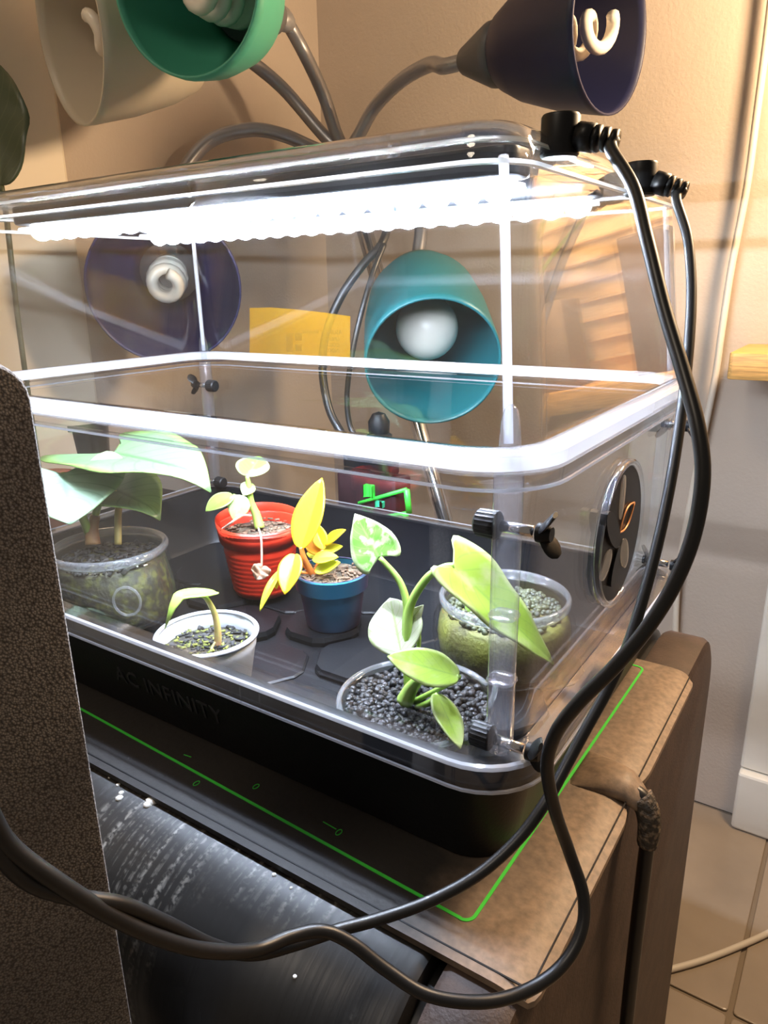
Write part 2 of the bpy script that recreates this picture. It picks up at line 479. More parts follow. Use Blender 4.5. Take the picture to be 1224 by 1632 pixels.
def ribbon(P, wd, z, th=.0004):
    V = []; F = []
    n = len(P)
    for i, p in enumerate(P):
        d = (Vector(P[min(i + 1, n - 1)]) - Vector(P[max(i - 1, 0)])).normalized(); s = Vector((-d.y, d.x)) * wd / 2
        for k, zz in ((1, z), (-1, z), (-1, z - th), (1, z - th)):
            V.append((p[0] + s.x * k, p[1] + s.y * k, zz))
    for i in range(n - 1):
        for k in range(4):
            F.append((4 * i + k, 4 * i + (k + 1) % 4, 4 * i + 4 + (k + 1) % 4, 4 * i + 4 + k))
    return V, F
gl = [(-.49, .0075), (-.258, -.002), (-.0185, -.0118)]
for k in range(7):
    a = math.radians(-90 + 90 * k / 6); gl.append((-.0185 + .0045 * math.cos(a), -.0075 + .0045 * math.sin(a)))
gl += [(-.0105, .228)]
for k in range(5):
    a = math.radians(90 * k / 4); gl.append((-.0145 + .004 * math.cos(a), .2285 + .004 * math.sin(a)))
gl += [(-.06, .2335), (-.49, .238)]
obj('printed_border', ribbon(gl, .0015, .0003), M['print_green'], hm, smooth=False, label='bright green printed line')
# printed marks beside the border
marks = []
for px, py in ((313, 1248), (408, 1253), (540, 1326)):
    c = atz(px, py, 0.0003); P = [(c.x + .0012 * math.cos(a * math.pi / 6), c.y + .002 * math.sin(a * math.pi / 6)) for a in range(13)]
    obj('printed_mark', ribbon(P, .0004, .0003), M['print_green'], hm, smooth=False)
for a, b in (((293, 1203), (305, 1207)), ((515, 1310), (536, 1322))):
    A, B = atz(*a, 0), atz(*b, 0); obj('printed_mark', ribbon([(A.x, A.y), (B.x, B.y)], .0004, .0003), M['print_green'], hm, smooth=False)
# crease along the right and front edge
obj('edge_crease', ribbon([(MX1 - .0035, MY0 + .002), (MX1 - .0035, MY1 - .002)], .0006, -.0021, .0008), M['black'], hm, smooth=False)
obj('edge_crease', ribbon([(MX0 + .002, MY0 + .0045), (MX1 - .004, MY0 + .0045)], .0007, .00025, .0006), M['black'], hm, smooth=False)
J = atz(955, 1232, 0)
jy = J.y
def lump():
    L = []
    for k in range(13):
        t = k / 12
        x = -.012 + t * .036
        wd = .012 * (1 - t) ** .6 + .006; h = .0065 * math.sin(min(1, t * 1.6) * math.pi / 2) * (1 - .15 * t) + .0004
        zc = -.0005 - (.006 * max(0, t - .75) / .25)
        L.append([(x, jy - .002 * t + wd * math.cos(2 * math.pi * q / 16), zc + h * math.sin(2 * math.pi * q / 16)) for q in range(16)])
    return loft(L)
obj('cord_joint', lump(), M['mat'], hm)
cp = [(.014, jy - .002, -.001), (.0235, jy - .003, -.0045), (.0275, jy - .004, -.017), (.0275, jy - .004, -.05), (.027, jy - .003, -.14), (.028, jy, -.26), (.030, jy + .01, -.42), (.04, jy + .03, -.490), (.07, jy + .1, -.494)]
obj('mat_cord', tube(cp, lambda t: .0044 if t < .2 else .0038, 10), M['cable'], hm)
obj('cord_sleeve', tube([(.0215, jy - .0028, -.0030), (.0255, jy - .0035, -.0085), (.0277, jy - .004, -.0175), (.0277, jy - .004, -.029)], lambda t: .0068 - .0016 * t, 10), plain('cracked_tape', (.05, .04, .03), .7, col2=(.3, .22, .15), scale=300, lo=.5, hi=.7, bump=.8, bscale=500), hm, label='cracked taped sleeve')

# ------------------------------------------------------------------ fabric loudspeaker in the left foreground
def weave():
    mt, nt, out = newmat('grey_brown_grille_cloth')
    b = N(nt, 'BsdfPrincipled', Roughness=.9)
    tc = nt.nodes.new('ShaderNodeTexCoord')
    vo = N(nt, 'TexVoronoi', Scale=1300.0); nt.links.new(tc.outputs['Object'], vo.inputs['Vector'])
    nz = N(nt, 'TexNoise', Scale=12.0, Detail=6.0); nt.links.new(tc.outputs['Object'], nz.inputs['Vector'])
    cr = nt.nodes.new('ShaderNodeValToRGB')
    cr.color_ramp.elements[0].position = .1; cr.color_ramp.elements[0].color = (.40, .355, .32, 1)
    cr.color_ramp.elements[1].position = .75; cr.color_ramp.elements[1].color = (.11, .095, .086, 1)
    nt.links.new(vo.outputs['Distance'], cr.inputs[0])
    mx = N(nt, 'Mix', _data_type='RGBA', _blend_type='MULTIPLY'); mx.inputs[0].default_value = .5
    nt.links.new(cr.outputs[0], mx.inputs[6]); nt.links.new(nz.outputs['Fac'], mx.inputs[7])
    nt.links.new(mx.outputs[2], b.inputs['Base Color'])
    bp = N(nt, 'Bump', Strength=.5, Distance=.0006, _invert=True); nt.links.new(vo.outputs['Distance'], bp.inputs['Height']); nt.links.new(bp.outputs[0], b.inputs['Normal'])
    nt.links.new(b.outputs[0], out.inputs[0]); return mt
M['cloth'] = weave()
E0 = CAM + ray(46, 620) * .197
E0.z = 0
sp_dir = Vector((-.42, -.91, 0)).normalized(); sp_back = Vector((-.91, .42, 0)).normalized()
ztop = (CAM + ray(10, 574) * .2).z
sp = thing('loudspeaker', 'tall slim loudspeaker covered in grey-brown woven cloth in the left foreground', 'loudspeaker', (E0.x + sp_dir.x * .12, E0.y + sp_dir.y * .12, ZF))
def panel(w_, h, d0, d1, r, b, a0=0):
    # w_ along sp_dir, height h, depth from d0 to d1 along sp_back, rounded corners
    L = []
    for dd, ins in ((d0, b), (d0 + b * .3, b * .3), (d0 + b, 0), (d1 - b, 0), (d1 - b * .3, b * .3), (d1, b)):
        lp = []
        for a, z in rr(a0 + ins, w_ - ins, ZF + .001 + ins, h - ins, r):
            p = Vector((E0.x, E0.y, 0)) + sp_dir * a + sp_back * dd
            lp.append((p.x, p.y, z))
        L.append(lp)
    v, f = loft(L); return v, [tuple(reversed(q)) for q in f]
obj('cloth_grille', panel(.26, ztop, 0, .014, .010, .0012), M['cloth'], sp, smooth='auto')
obj('body', panel(.26, ztop - .008, .0141, .048, .010, .002, .012), M['black'], sp, smooth='auto')

# ------------------------------------------------------------------ tray
RECT = (-.45, 0.0, 0.0, .275)
CR = .032
def sweep(profile, rect=RECT, r=CR, n=8):
    return loft([rrl(rect, i, z, r, n) for i, z in profile], close=True)
st = thing('seed_tray', 'black plastic seedling tray standing on the heat mat', 'tray', (-.225, .1375, .0005))
tv = loft([rrl(RECT, i, z, CR, 8) for i, z in ((.019, .0005), (.0175, .001), (.0168, .003), (.0085, .048), (.0035, .0485), (.0035, .0598), (.0075, .0604), (.0105, .0598), (.0115, .048), (.0195, .012), (.022, .0085))])
obj('tray_body', tv, M['tray'], st, smooth='auto')
hx = None
pitch = .0375
def hexplate(r, h):
    L = []
    for ins, z in ((0, 0), (0, h * .5), (.0016, h)):
        lp = []
        for k in range(6):
            a0 = math.radians(60 * k); a1 = math.radians(60 * k + 60)
            p0 = Vector((math.cos(a0), math.sin(a0))); p1 = Vector((math.cos(a1), math.sin(a1)))
            for t in (.16, .84):
                p = p0.lerp(p1, t) * (r - ins); lp.append((p.x, p.y, z))
        L.append(lp)
    return loft(L)
hexes = [link_me for link_me in ()]
hm_lo = hm_hi = None
for i in range(-1, 9):
    for j in range(-1, 5):
        x = -.425 + i * pitch * 1.5 * .92; y = .03 + j * pitch * 1.63 + (pitch * .815 if i % 2 else 0)
        for dy, hi in ((0, (i + j) % 2 == 0),):
            if not (-.43 + .018 < x < -.018 - .016 and .02 + .018 < y < .255 - .016): continue
            if hi:
                if hm_hi is None:
                    v = hexplate(.0305, .0062); o = obj('floor_plate', ([(a + st.location.x, b + st.location.y, c + st.location.z) for a, b, c in v[0]], v[1]), M['tray'], st, smooth=False); hm_hi = o.data
                    o.location = Vector((x, y, .0084)) - st.location
                else: link('floor_plate', hm_hi, st, Vector((x, y, .0084)) - st.location)
            else:
                if hm_lo is None:
                    v = hexplate(.0305, .0018); o = obj('floor_plate', ([(a + st.location.x, b + st.location.y, c + st.location.z) for a, b, c in v[0]], v[1]), M['tray'], st, smooth=False); hm_lo = o.data
                    o.location = Vector((x, y, .0084)) - st.location
                else: link('floor_plate', hm_lo, st, Vector((x, y, .0084)) - st.location)
def text_mesh(body, size, depth, Mx, mat, parent, name, label=None, spacing=1.0, align='LEFT'):
    cu = bpy.data.curves.new(name, 'FONT'); cu.body = body; cu.size = size; cu.extrude = depth; cu.space_character = spacing
    cu.align_x = align
    cu.resolution_u = 3
    to = bpy.data.objects.new(name, cu); COL.objects.link(to)
    dg = bpy.context.evaluated_depsgraph_get()
    me = bpy.data.meshes.new_from_object(to.evaluated_get(dg))
    bpy.data.objects.remove(to); bpy.data.curves.remove(cu)
    me.transform(Matrix.Translation(-wloc(parent)) @ Mx)
    me.materials.clear(); me.materials.append(mat)
    o = link(name, me, parent)
    if label: o['label'] = label
    return o
# raised lettering on the tray's front
a0 = aty(178, 1062, .013); a1 = aty(372, 1150, .0135)
tilt = math.atan2(.048 - .003, .0085 - .0168)
Mx = Matrix.Translation((-.268, .01335, .0205)) @ Matrix.Rotation(tilt, 4, 'X')
text_mesh('AC INFINITY', .0155, .0003, Mx, plain('raised_black_letter', (.022, .022, .026), .5), st, 'raised_lettering', 'faint raised lettering on the front', 1.05)

# ------------------------------------------------------------------ clear extension ring
ex = thing('extension_frame', 'clear acrylic extension ring with corner screws between tray and dome', 'propagator ring', (-.225, .1375, .0505))
obj('lower_flange', sweep([(0, .0507), (0, .0618), (.0008, .0628), (.0115, .0636), (.0118, .0622), (.0024, .0612), (.0022, .0507)]), M['rim'], ex, smooth='auto')
obj('edge', sweep([(-.0002, .0504), (-.0002, .0515), (.0009, .0515), (.0009, .0504)]), M['edge'], ex, smooth='auto')
obj('edge', sweep([(-.0002, .0612), (.0002, .0628), (.0016, .0633), (.0016, .0622)]), M['edge'], ex, smooth='auto')
obj('edge', sweep([(-.0002, .1770), (-.0002, .1781), (.0009, .1781), (.0009, .1770)]), M['edge'], ex, smooth='auto')
obj('wall', sweep([(.0118, .0637), (.0102, .120), (.0095, .1765), (.0118, .1765), (.0125, .120), (.0140, .0637)]), M['clear'], ex, smooth='auto')
obj('upper_flange', sweep([(.0002, .1773), (0, .1835), (.0125, .1838), (.0125, .1822), (.0095, .1820), (.0022, .1820), (.0018, .1773)]), M['rim'], ex, smooth='auto')
for x in (-.31, -.292, -.135, -.148):
    obj('rib', box(x, x + .0008, -.0006, 0.0, .0512, .0622), M['rim'], ex, smooth=False)
KN = lathe([(.0001, 0), (.0052, 0), (.0062, .0012)] + [(.0062, .0095), (.0050, .0105), (.0001, .0105)], (0, 0, 0), (1, 0, 0), 20)
def knurled():
    n = 40; L = []
    for h, r, ripple in ((0, .0001, 0), (0, .0050, 0), (.001, .0058, 1), (.0098, .0060, 1), (.0105, .0052, 0), (.0105, .0001, 0)):
        L.append([(h, (r + (.0004 if ripple and k % 2 else 0)) * math.cos(2 * math.pi * k / n), (r + (.0004 if ripple and k % 2 else 0)) * math.sin(2 * math.pi * k / n)) for k in range(n)])
    return loft(L)
def wings(flip, rot):
    parts = [lathe([(.0001, 0), (.0042, 0), (.0042, .003), (.0032, .0062), (.0001, .0062)], (0, 0, 0), (1, 0, 0), 14)]
    for s in (1, -1):
        L = []
        for t in range(6):
            u = t / 5
            c = Vector((.002 + .0065 * u, 0, s * (.002 + .0085 * u)))
            wd = .0035 + .0022 * math.sin(u * math.pi); th = .0014 - .0004 * u
            if t == 5: wd *= .6
            dr = Vector((.65, 0, s * .75)); nx = Vector((-s * .75, 0, .65))
            L.append([tuple(c + Vector((0, 1, 0)) * (wd * math.cos(2 * math.pi * k / 10)) + nx * (th * math.sin(2 * math.pi * k / 10))) for k in range(10)])
        parts.append(loft(L))
    v, f = join(*parts)
    Mx = Matrix.Rotation(rot, 4, 'X')
    if flip: Mx = Matrix.Diagonal((-1, 1, 1, 1)) @ Mx
    return xf((v, f), Mx)
corner = [(1, .0185, .35), (1, .2565, -.5), (-1, .2565, .2), (-1, .0185, .1)]
for sx, y, rot in corner:
    for z, rz in ((.1600, 0), (.0668, .25)):
        xw = -.0105 if sx > 0 else -.4395
        # sx is the outward x direction
        def place(vf, x): return [(x + .88 * (a if sx > 0 else -a), y + .88 * b, z + .88 * c) for a, b, c in vf[0]], vf[1]
        k = obj('clamp_knob', place(knurled(), xw - sx * .0195), M['black'], ex, smooth='auto')
        obj('bolt', place(lathe([(.0001, 0), (.0026, 0), (.0026, .0145), (.0001, .0145)], (0, 0, 0), (1, 0, 0), 12), xw - sx * .0092), M['chrome'], k)
        obj('wing_nut', place(wings(False, rot + rz), xw + sx * .0052), M['black'], k, smooth='auto')
    xc = -.0168 if sx > 0 else -.4332
    yc = .0170 if y < .1 else .258
    cs = thing
    obj('corner_post', rbox(xc - .0052, xc + .0052, yc - .0052, yc + .0052, .0640, .1818, .0035, .001, 5), M['post'], ex, smooth='auto')
    obj('corner_peg', lathe([(.0044, .1840), (.0042, .190), (.0034, .2005), (.0024, .2045), (.0009, .2062), (.0001, .2064)], (xc, yc, 0), n=16, cap0=True), M['post'], ex)
    for z in (.096, .124):
        obj('post_collar', rbox(xc - .0057, xc + .0057, yc - .0057, yc + .0057, z, z + .0012, .0035, .0003, 5), M['post'], ex, smooth='auto')
# round vent on the right side
VX = -.0099
VC = Vector((VX, .1385, .1235)); VR = .0385
vt = obj('vent_cover', lathe([(.0001, .0002), (VR - .0035, .0002), (VR - .0035, .0024), (VR * .6, .0028), (VR * .2, .0030), (.0001, .0030)], VC, (1, 0, 0), 56), plain('glossy_black_vent', (.008, .007, .007), .4, spec=.2), ex, smooth='auto', label='glossy black round vent disc')
obj('vent_rim', lathe([(VR - .0034, .0002), (VR - .0034, .0034), (VR - .002, .0040), (VR, .0034), (VR, .0002)], VC, (1, 0, 0), 56, close=True), M['rim'], vt)
def capsule_on_vent(pa, pb, wd, name, mat, h=.0026):
    A, B = atx(*pa, VX + h), atx(*pb, VX + h)
    d = (B - A); ln = d.length; d.normalize(); s = Vector((1, 0, 0)).cross(d)
    lo, hi_ = [], []
    for k in range(20):
        t = 2 * math.pi * k / 20
        p = (A + B) / 2 + d * (ln / 2 * math.cos(t)) + s * (wd / 2 * math.sin(t))
        lo.append((VX + .0008, p.y, p.z)); hi_.append((VX + h + .0008, p.y, p.z))
    return obj(name, loft([lo, hi_]), mat, vt, smooth='auto')
M['slotglass'] = clear('vent_opening_clear', (.9, .9, .92), .05, milk=.35, milkcol=(.75, .75, .75))
capsule_on_vent((994, 757), (987, 828), .0075, 'vent_slot', M['slotglass'])
capsule_on_vent((973, 876), (956, 924), .0115, 'vent_slot', M['slotglass'])
capsule_on_vent((990, 862), (997, 900), .012, 'vent_slot', M['slotglass'])
capsule_on_vent((966, 820), (985, 868), .012, 'vent_blade', M['black'], .0034)
capsule_on_vent((986, 870), (972, 935), .008, 'vent_blade', M['black'], .0034)
A, B = atx(1011, 801, VX + .0036), atx(987, 849, VX + .0036)
d = (B - A); s = Vector((1, 0, 0)).cross(d.normalized())
pl = []
for k in range(33):
    t = k / 32
    if t <= .5:
        u = t * 2; pl.append(A + d * u + s * (.0052 * math.sin(math.pi * u)))
    else:
        u = 2 - t * 2; pl.append(A + d * u - s * (.0052 * math.sin(math.pi * u)))
obj('leaf_emblem', tube(pl, .00055, 6, 0), M['copper'], vt, label='copper leaf outline emblem')

# ------------------------------------------------------------------ dome
dm = thing('humidity_dome', 'clear acrylic humidity dome lid with two light bars inside', 'dome', (-.225, .1375, .184))
obj('rim', sweep([(.0012, .1841), (.0008, .1892), (.0030, .1905), (.0098, .1912), (.0118, .1900), (.0118, .1841)]), M['edge'], dm, smooth='auto')
pro = [(.0092, .1913), (.0140, .232), (.0195, .280), (.0212, .2915), (.0250, .2985), (.0320, .3018)]
outer = [rrl(RECT, i, z, CR, 8) for i, z in pro]
inner = [rrl(RECT, i + .0022, z - (.0 if z < .285 else .0022), CR, 8) for i, z in pro]
L = outer
n_ = len(outer[0])
vo, fo = loft(outer, cap0=False, cap1=True)
vi, fi = loft(inner, cap0=False, cap1=True)
fi = [tuple(reversed(q)) for q in fi]
v, f = join((vo, fo), (vi, fi))
off = len(vo)
for j in range(n_):
    k = (j + 1) % n_
    f.append((j, off + j, off + k, k))
obj('shell', (v, f), M['clear'], dm, smooth='auto')
# clear rib of the lid's top edge; milky shoulder beads added as bright lines
obj('top_bead', sweep([(.0226, .2946), (.0236, .2976), (.0262, .2998), (.0300, .3012), (.0300, .2984), (.0262, .2946)]), M['rim'], dm, smooth='auto')
obj('added_shoulder_bead', sweep([(.0196, .2860), (.0200, .2875), (.0230, .2878), (.0230, .2860)]), M['bead'], dm, smooth='auto')
obj('added_shoulder_bead', sweep([(.0222, .2932), (.0230, .2950), (.0262, .2954), (.0262, .2934)]), M['bead'], dm, smooth='auto')
# corner bead along the near vertical edge of the dome
for (sx, sy) in ((1, 0), (1, 1), (0, 1), (0, 0)):
    pp = []
    for i, z in ((.0092, .192), (.0140, .232), (.0195, .278), (.0212, .2885)):
        r = max(CR - i * .6, .004)
        cx = RECT[1] - i - r if sx else RECT[0] + i + r
        cy = RECT[3] - i - r if sy else RECT[2] + i + r
        k = math.sqrt(.5) * (r - .001)
        pp.append((cx + (k if sx else -k), cy + (k if sy else -k), z))
    obj('corner_bead', tube(pp, .0019, 8, 6), M['edge'], dm)
# round closed vent moulded in the top
obj('top_vent', lathe([(.0540, .2995), (.0538, .2862), (.0550, .2850), (.0562, .2862), (.0565, .2995)], (-.188, .108, 0), n=64, close=True), M['rim'], dm)
# yellow reflection, drawn as a printed film outside the back wall
M['yellow'] = clear('yellow_reflection_film', (.95, .72, .12), .1, milk=.16, milkcol=(.85, .55, .06))
def on_back(px, py):
    # dome back wall leans: solve y on the outer surface
    y = .262
    for _ in range(6):
        P = aty(px, py, y); zz = min(max(P.z, .19), .28)
        y = .275 - (.0092 + (.0195 - .0092) * (zz - .1913) / (.278 - .1913)) + .0006
    return aty(px, py, y)
def film(poly_top, poly_bot):
    V, F = [], []
    for a, b in zip(poly_top, poly_bot):
        V += [a, b]
    for i in range(len(poly_top) - 1):
        F.append((2 * i, 2 * i + 1, 2 * i + 3, 2 * i + 2))
    return V, F
tp = [on_back(x, y) for x, y in ((398, 491), (430, 490), (470, 493), (515, 498), (558, 504))]
bt = [on_back(x, y) for x, y in ((398, 571), (430, 572), (470, 574), (515, 577), (558, 580))]
obj('reflection_film', film(tp, bt), M['yellow'], dm, solid=.0003, smooth=False, label='yellow printed reflection drawn as translucent film')
st_ = dm
M['ink'] = plain('reflected_dark_ink', (.05, .035, .02), .7)
def back_text(body, px, py, size):
    P = on_back(px, py); P.y += .0004
    lean = math.atan2(.0103, .0867)
    Mx = Matrix.Translation(P) @ Matrix.Rotation(math.pi, 4, 'Z') @ Matrix.Rotation(math.pi / 2 + -lean, 4, 'X')
    text_mesh(body, size, .00008, Mx, M['ink'], dm, 'reflected_print')
back_text('ASUBELY/ Vinolyoq', 545, 533, .0052)
back_text('UNLIMU', 541, 543.5, .0046)
back_text('COLLAB', 541, 553, .0046)
back_text('INDOSY', 541, 562, .0046)
for x0, x1, y0, y1 in ((456, 466, 531, 561), (470, 480, 531, 543), (470, 480, 549, 560)):
    q_ = [on_back(x, y) + Vector((0, .0006, 0)) for x, y in ((x0, y0), (x1, y0), (x1, y1), (x0, y1))]
    obj('reflected_print', (q_, [(0, 1, 2, 3)]), M['ink'], dm, solid=.0002, smooth=False)

# ------------------------------------------------------------------ grow light bars
M['led'] = emit('led_white', (.82, .90, 1.0), LED)
M['lens'] = clear('led_lens', (.96, .97, 1.0), .03, 1.45, milk=.35, milkcol=(.97, .98, 1.0), boost=1.0)
M['housing'] = plain('dark_bar_housing', (.03, .033, .042), .35, .3)
lens_me = None
BARS = []
for idx, (y, zt, lab) in enumerate(((.0735, .2988, 'front'), (.168, .2988, 'rear'))):
    x0, x1 = -.388, -.040
    b_ = thing('grow_light_bar', lab + ' white LED grow light bar with bead lenses under the dome top', 'grow light', ((x0 + x1) / 2, y, zt), 'grow light bars')
    obj('housing', rbox(x0, x1, y - .011, y + .011, zt - .0112, zt, .006, .0015, 4), M['housing'], b_, smooth='auto')
    obj('led_strip', box(x0 + .012, x1 - .006, y - .0045, y + .0045, zt - .0123, zt - .0113), M['led'], b_, smooth=False, label='glowing white LED strip')
    obj('lens_plate', rbox(x0 + .004, x1 - .002, y - .0105, y + .0105, zt - .0146, zt - .0127, .004, .0004, 3), M['lens'], b_, smooth='auto')
    for k in range(23):
        x = x0 + .016 + k * .0146
        loc = Vector((x, y, zt - .0146)) - b_.location
        if lens_me is None:
            hv = []
            for i in range(7):
                t = math.pi / 2 * i / 6
                hv.append([(max(.0070 * math.cos(t), .0002) * math.cos(2 * math.pi * q / 16), max(.0070 * math.cos(t), .0002) * math.sin(2 * math.pi * q / 16), -.0062 * math.sin(t)) for q in range(16)])
            vv, ff = loft(hv, True, True)
            ff = [tuple(reversed(q)) for q in ff]
            o = obj('lens', ([tuple(Vector(p) + b_.location) for p in vv], ff), M['lens'], b_); lens_me = o.data
            o.location = loc
        else:
            link('lens', lens_me, b_, loc)
    BARS.append((b_, y, zt))
# the plugs that leave through the notched end of the dome
def plug(parent, P, d):
    """P centre, d exit direction"""
    a = lathe([(.0001, -.008), (.0064, -.008), (.0072, -.007), (.0072, .0055), (.0066, .0065), (.0001, .0065)], P, (0, 0, 1), 24)
    o = obj('plug', a, M['black'], parent, smooth='auto')
    obj('plug_collar', tube([P + d * .007, P + d * .013], .0050, 14, 1), M['black'], o)
    for k in range(3):
        c = P + d * (.0135 + k * .0032)
        obj('strain_relief', tube([c, c + d * .0018], .0046 - .0004 * k, 12, 1), M['black'], o)
    return P + d * .0205
P1 = at(893, 214, .268)
E1 = plug(BARS[0][0], P1, (at(945, 220, .262) - P1).normalized())
P2 = at(1022, 283, .338)
E2 = plug(BARS[1][0], P2, (at(1052, 292, .334) - P2).normalized())
c1 = [E1] + [at(x, y, d) for x, y, d in ((975, 240, .256), (1010, 300, .247), (1032, 385, .238), (1058, 490, .23), (1088, 590, .222), (1112, 680, .216), (1120, 760, .214), (1106, 850, .215), (1075, 930, .217), (1032, 1000, .220), (980, 1062, .224), (922, 1120, .230), (885, 1170, .238), (872, 1222, .246), (884, 1290, .256), (908, 1360, .2655), (930, 1430, .2655), (925, 1490, .262), (890, 1545, .258), (830, 1583, .253), (760, 1597, .248), (680, 1585, .246), (615, 1545, .247), (560, 1503, .247), (515, 1484, .245), (465, 1492, .240), (405, 1514, .230), (330, 1515, .216), (250, 1493, .203), (170, 1455, .192), (90, 1405, .182), (20, 1352, .175), (-14, 1300, .171), (-40, 1230, .168), (-90, 1260, .165))] + [Vector((-.075, -.19, -.1)), Vector((-.085, -.2, -.3)), Vector((-.1, -.22, ZF + .004))]
tag(obj('power_cable', tube(c1, .0023, 12, 10), M['cable']), 'black power cable of the front light bar looping out over the mat corner', 'cable', 'light bar cables')
c2 = [E2] + [at(x, y, d) for x, y, d in ((1078, 318, .327), (1096, 380, .320), (1102, 460, .312), (1098, 550, .303), (1087, 650, .295), (1072, 750, .288), (1052, 850, .283), (1026, 950, .280), (1000, 1030, .279), (968, 1100, .280), (935, 1160, .279), (905, 1215, .277), (872, 1275, .273), (828, 1335, .271), (765, 1392, .2685), (690, 1434, .265), (610, 1463, .260), (540, 1482, .254), (470, 1505, .246), (405, 1520, .236), (340, 1508, .221), (265, 1472, .207), (195, 1442, .196), (120, 1430, .187), (55, 1410, .180), (10, 1372, .175), (-20, 1320, .172), (-50, 1250, .172), (-100, 1290, .170))] + [Vector((-.085, -.185, -.1)), Vector((-.095, -.2, -.3)), Vector((-.12, -.21, ZF + .004))]
tag(obj('power_cable', tube(c2, .0022, 12, 10), M['cable']), 'black power cable of the rear light bar running down beside the tray', 'cable', 'light bar cables')

# ------------------------------------------------------------------ plants
def leafmat(name, green, edge, vein, rough=.38, varieg=None, vscale=90, vlo=.42, vhi=.55, transl=.35):
    mt, nt, out = newmat(name)
    b = N(nt, 'BsdfPrincipled', Roughness=rough)
    uv = nt.nodes.new('ShaderNodeTexCoord')
    sx = nt.nodes.new('ShaderNodeSeparateXYZ'); nt.links.new(uv.outputs['UV'], sx.inputs[0])
    # distance from the midrib 0..1
    sb = N(nt, 'Math', _operation='SUBTRACT'); sb.inputs[1].default_value = .5; nt.links.new(sx.outputs['Y'], sb.inputs[0])
    ab = N(nt, 'Math', _operation='ABSOLUTE'); nt.links.new(sb.outputs[0], ab.inputs[0])
    m2 = N(nt, 'Math', _operation='MULTIPLY'); m2.inputs[1].default_value = 2; nt.links.new(ab.outputs[0], m2.inputs[0])
    cr = nt.nodes.new('ShaderNodeValToRGB')
    e = cr.color_ramp.elements
    e[0].position = .0; e[0].color = rgba(vein); e[1].position = .09; e[1].color = rgba(green)
    e2 = e.new(.8); e2.color = rgba(green); e3 = e.new(.97); e3.color = rgba(edge)
    nt.links.new(m2.outputs[0], cr.inputs[0])
    col = cr.outputs[0]
    # side veins: wave along u - k*|v|
    mu = N(nt, 'Math', _operation='MULTIPLY_ADD'); mu.inputs[1].default_value = -.35; nt.links.new(m2.outputs[0], mu.inputs[0]); nt.links.new(sx.outputs['X'], mu.inputs[2])
    wv = N(nt, 'Math', _operation='MULTIPLY'); wv.inputs[1].default_value = 44; nt.links.new(mu.outputs[0], wv.inputs[0])
    sn = N(nt, 'Math', _operation='SINE'); nt.links.new(wv.outputs[0], sn.inputs[0])
    pr = N(nt, 'MapRange'); pr.inputs['From Min'].default_value = .86; pr.inputs['From Max'].default_value = 1; pr.inputs['To Max'].default_value = .55; nt.links.new(sn.outputs[0], pr.inputs[0])
    mv = N(nt, 'Mix', _data_type='RGBA'); mv.inputs[7].default_value = rgba(vein); nt.links.new(pr.outputs[0], mv.inputs[0]); nt.links.new(col, mv.inputs[6]); col = mv.outputs[2]
    if varieg:
        nz = N(nt, 'TexNoise', Scale=vscale, Detail=5.0); nt.links.new(uv.outputs['Object'], nz.inputs['Vector'])
        rg = N(nt, 'MapRange'); rg.inputs['From Min'].default_value = vlo; rg.inputs['From Max'].default_value = vhi; nt.links.new(nz.outputs['Fac'], rg.inputs[0])
        mg = N(nt, 'Mix', _data_type='RGBA'); mg.inputs[7].default_value = rgba(varieg); nt.links.new(rg.outputs[0], mg.inputs[0]); nt.links.new(col, mg.inputs[6]); col = mg.outputs[2]
    nt.links.new(col, b.inputs['Base Color'])
    tl = nt.nodes.new('ShaderNodeBsdfTranslucent'); nt.links.new(col, tl.inputs[0])
    ms = nt.nodes.new('ShaderNodeMixShader'); ms.inputs[0].default_value = transl
    nt.links.new(b.outputs[0], ms.inputs[1]); nt.links.new(tl.outputs[0], ms.inputs[2])
    nt.links.new(ms.outputs[0], out.inputs[0]); return mt
def cv(a, b, c): return RT * a + UP * b - FW * c
def leaf(parent, base, tip, nrm, width, mat, shape='heart', lobe=.25, droop=0.0, fold=.12, ripple=0.0, nu=18, nv=10, name='leaf', tipdroop=0.0, label=None, curl=0.0):
    base, tip = Vector(base), Vector(tip)
    D = tip - base; Ln = D.length; d = D.normalized()
    s = d.cross(Vector(nrm)).normalized(); n = s.cross(d).normalized()
    V, F, UVs = [], [], []
    for i in range(nu + 1):
        u = (i / nu) ** 1.5
        if shape == 'heart': hw = math.sin(math.pi * u ** .5) ** .85 * (1 - .12 * u)
        elif shape == 'ovate': hw = math.sin(math.pi * u ** .8) ** .8
        else: hw = math.sin(math.pi * u ** .75) ** .9
        if u >= 1: hw = 0
        hw = max(hw, .012) * width / 2
        for j in range(nv + 1):
            v = -1 + 2 * j / nv
            al = u * Ln - lobe * Ln * 1.5 * abs(v) ** 1.5 * (1 - u) ** 4 * (1 - math.exp(-28 * u))
            h = -droop * Ln * (u ** 2) + droop * Ln * u * .999 * 0 - tipdroop * Ln * max(0, u - .75) ** 2 * 8
            h += fold * hw * abs(v) - curl * hw * v * v + ripple * math.sin(u * 17 + v * 3) * hw * abs(v)
            V.append(base + d * al + s * (hw * v) + n * h); UVs.append((u, .5 + v / 2))
    for i in range(nu):
        for j in range(nv):
            a = i * (nv + 1) + j; F.append((a, a + 1, a + nv + 2, a + nv + 1))
    return obj(name, (V, F), mat, parent, solid=.0007, uv=UVs, label=label)
def stem(parent, pts, r, mat, name='stem', label=None, n=8):
    return obj(name, tube(pts, r, n, 6), mat, parent, label=label)
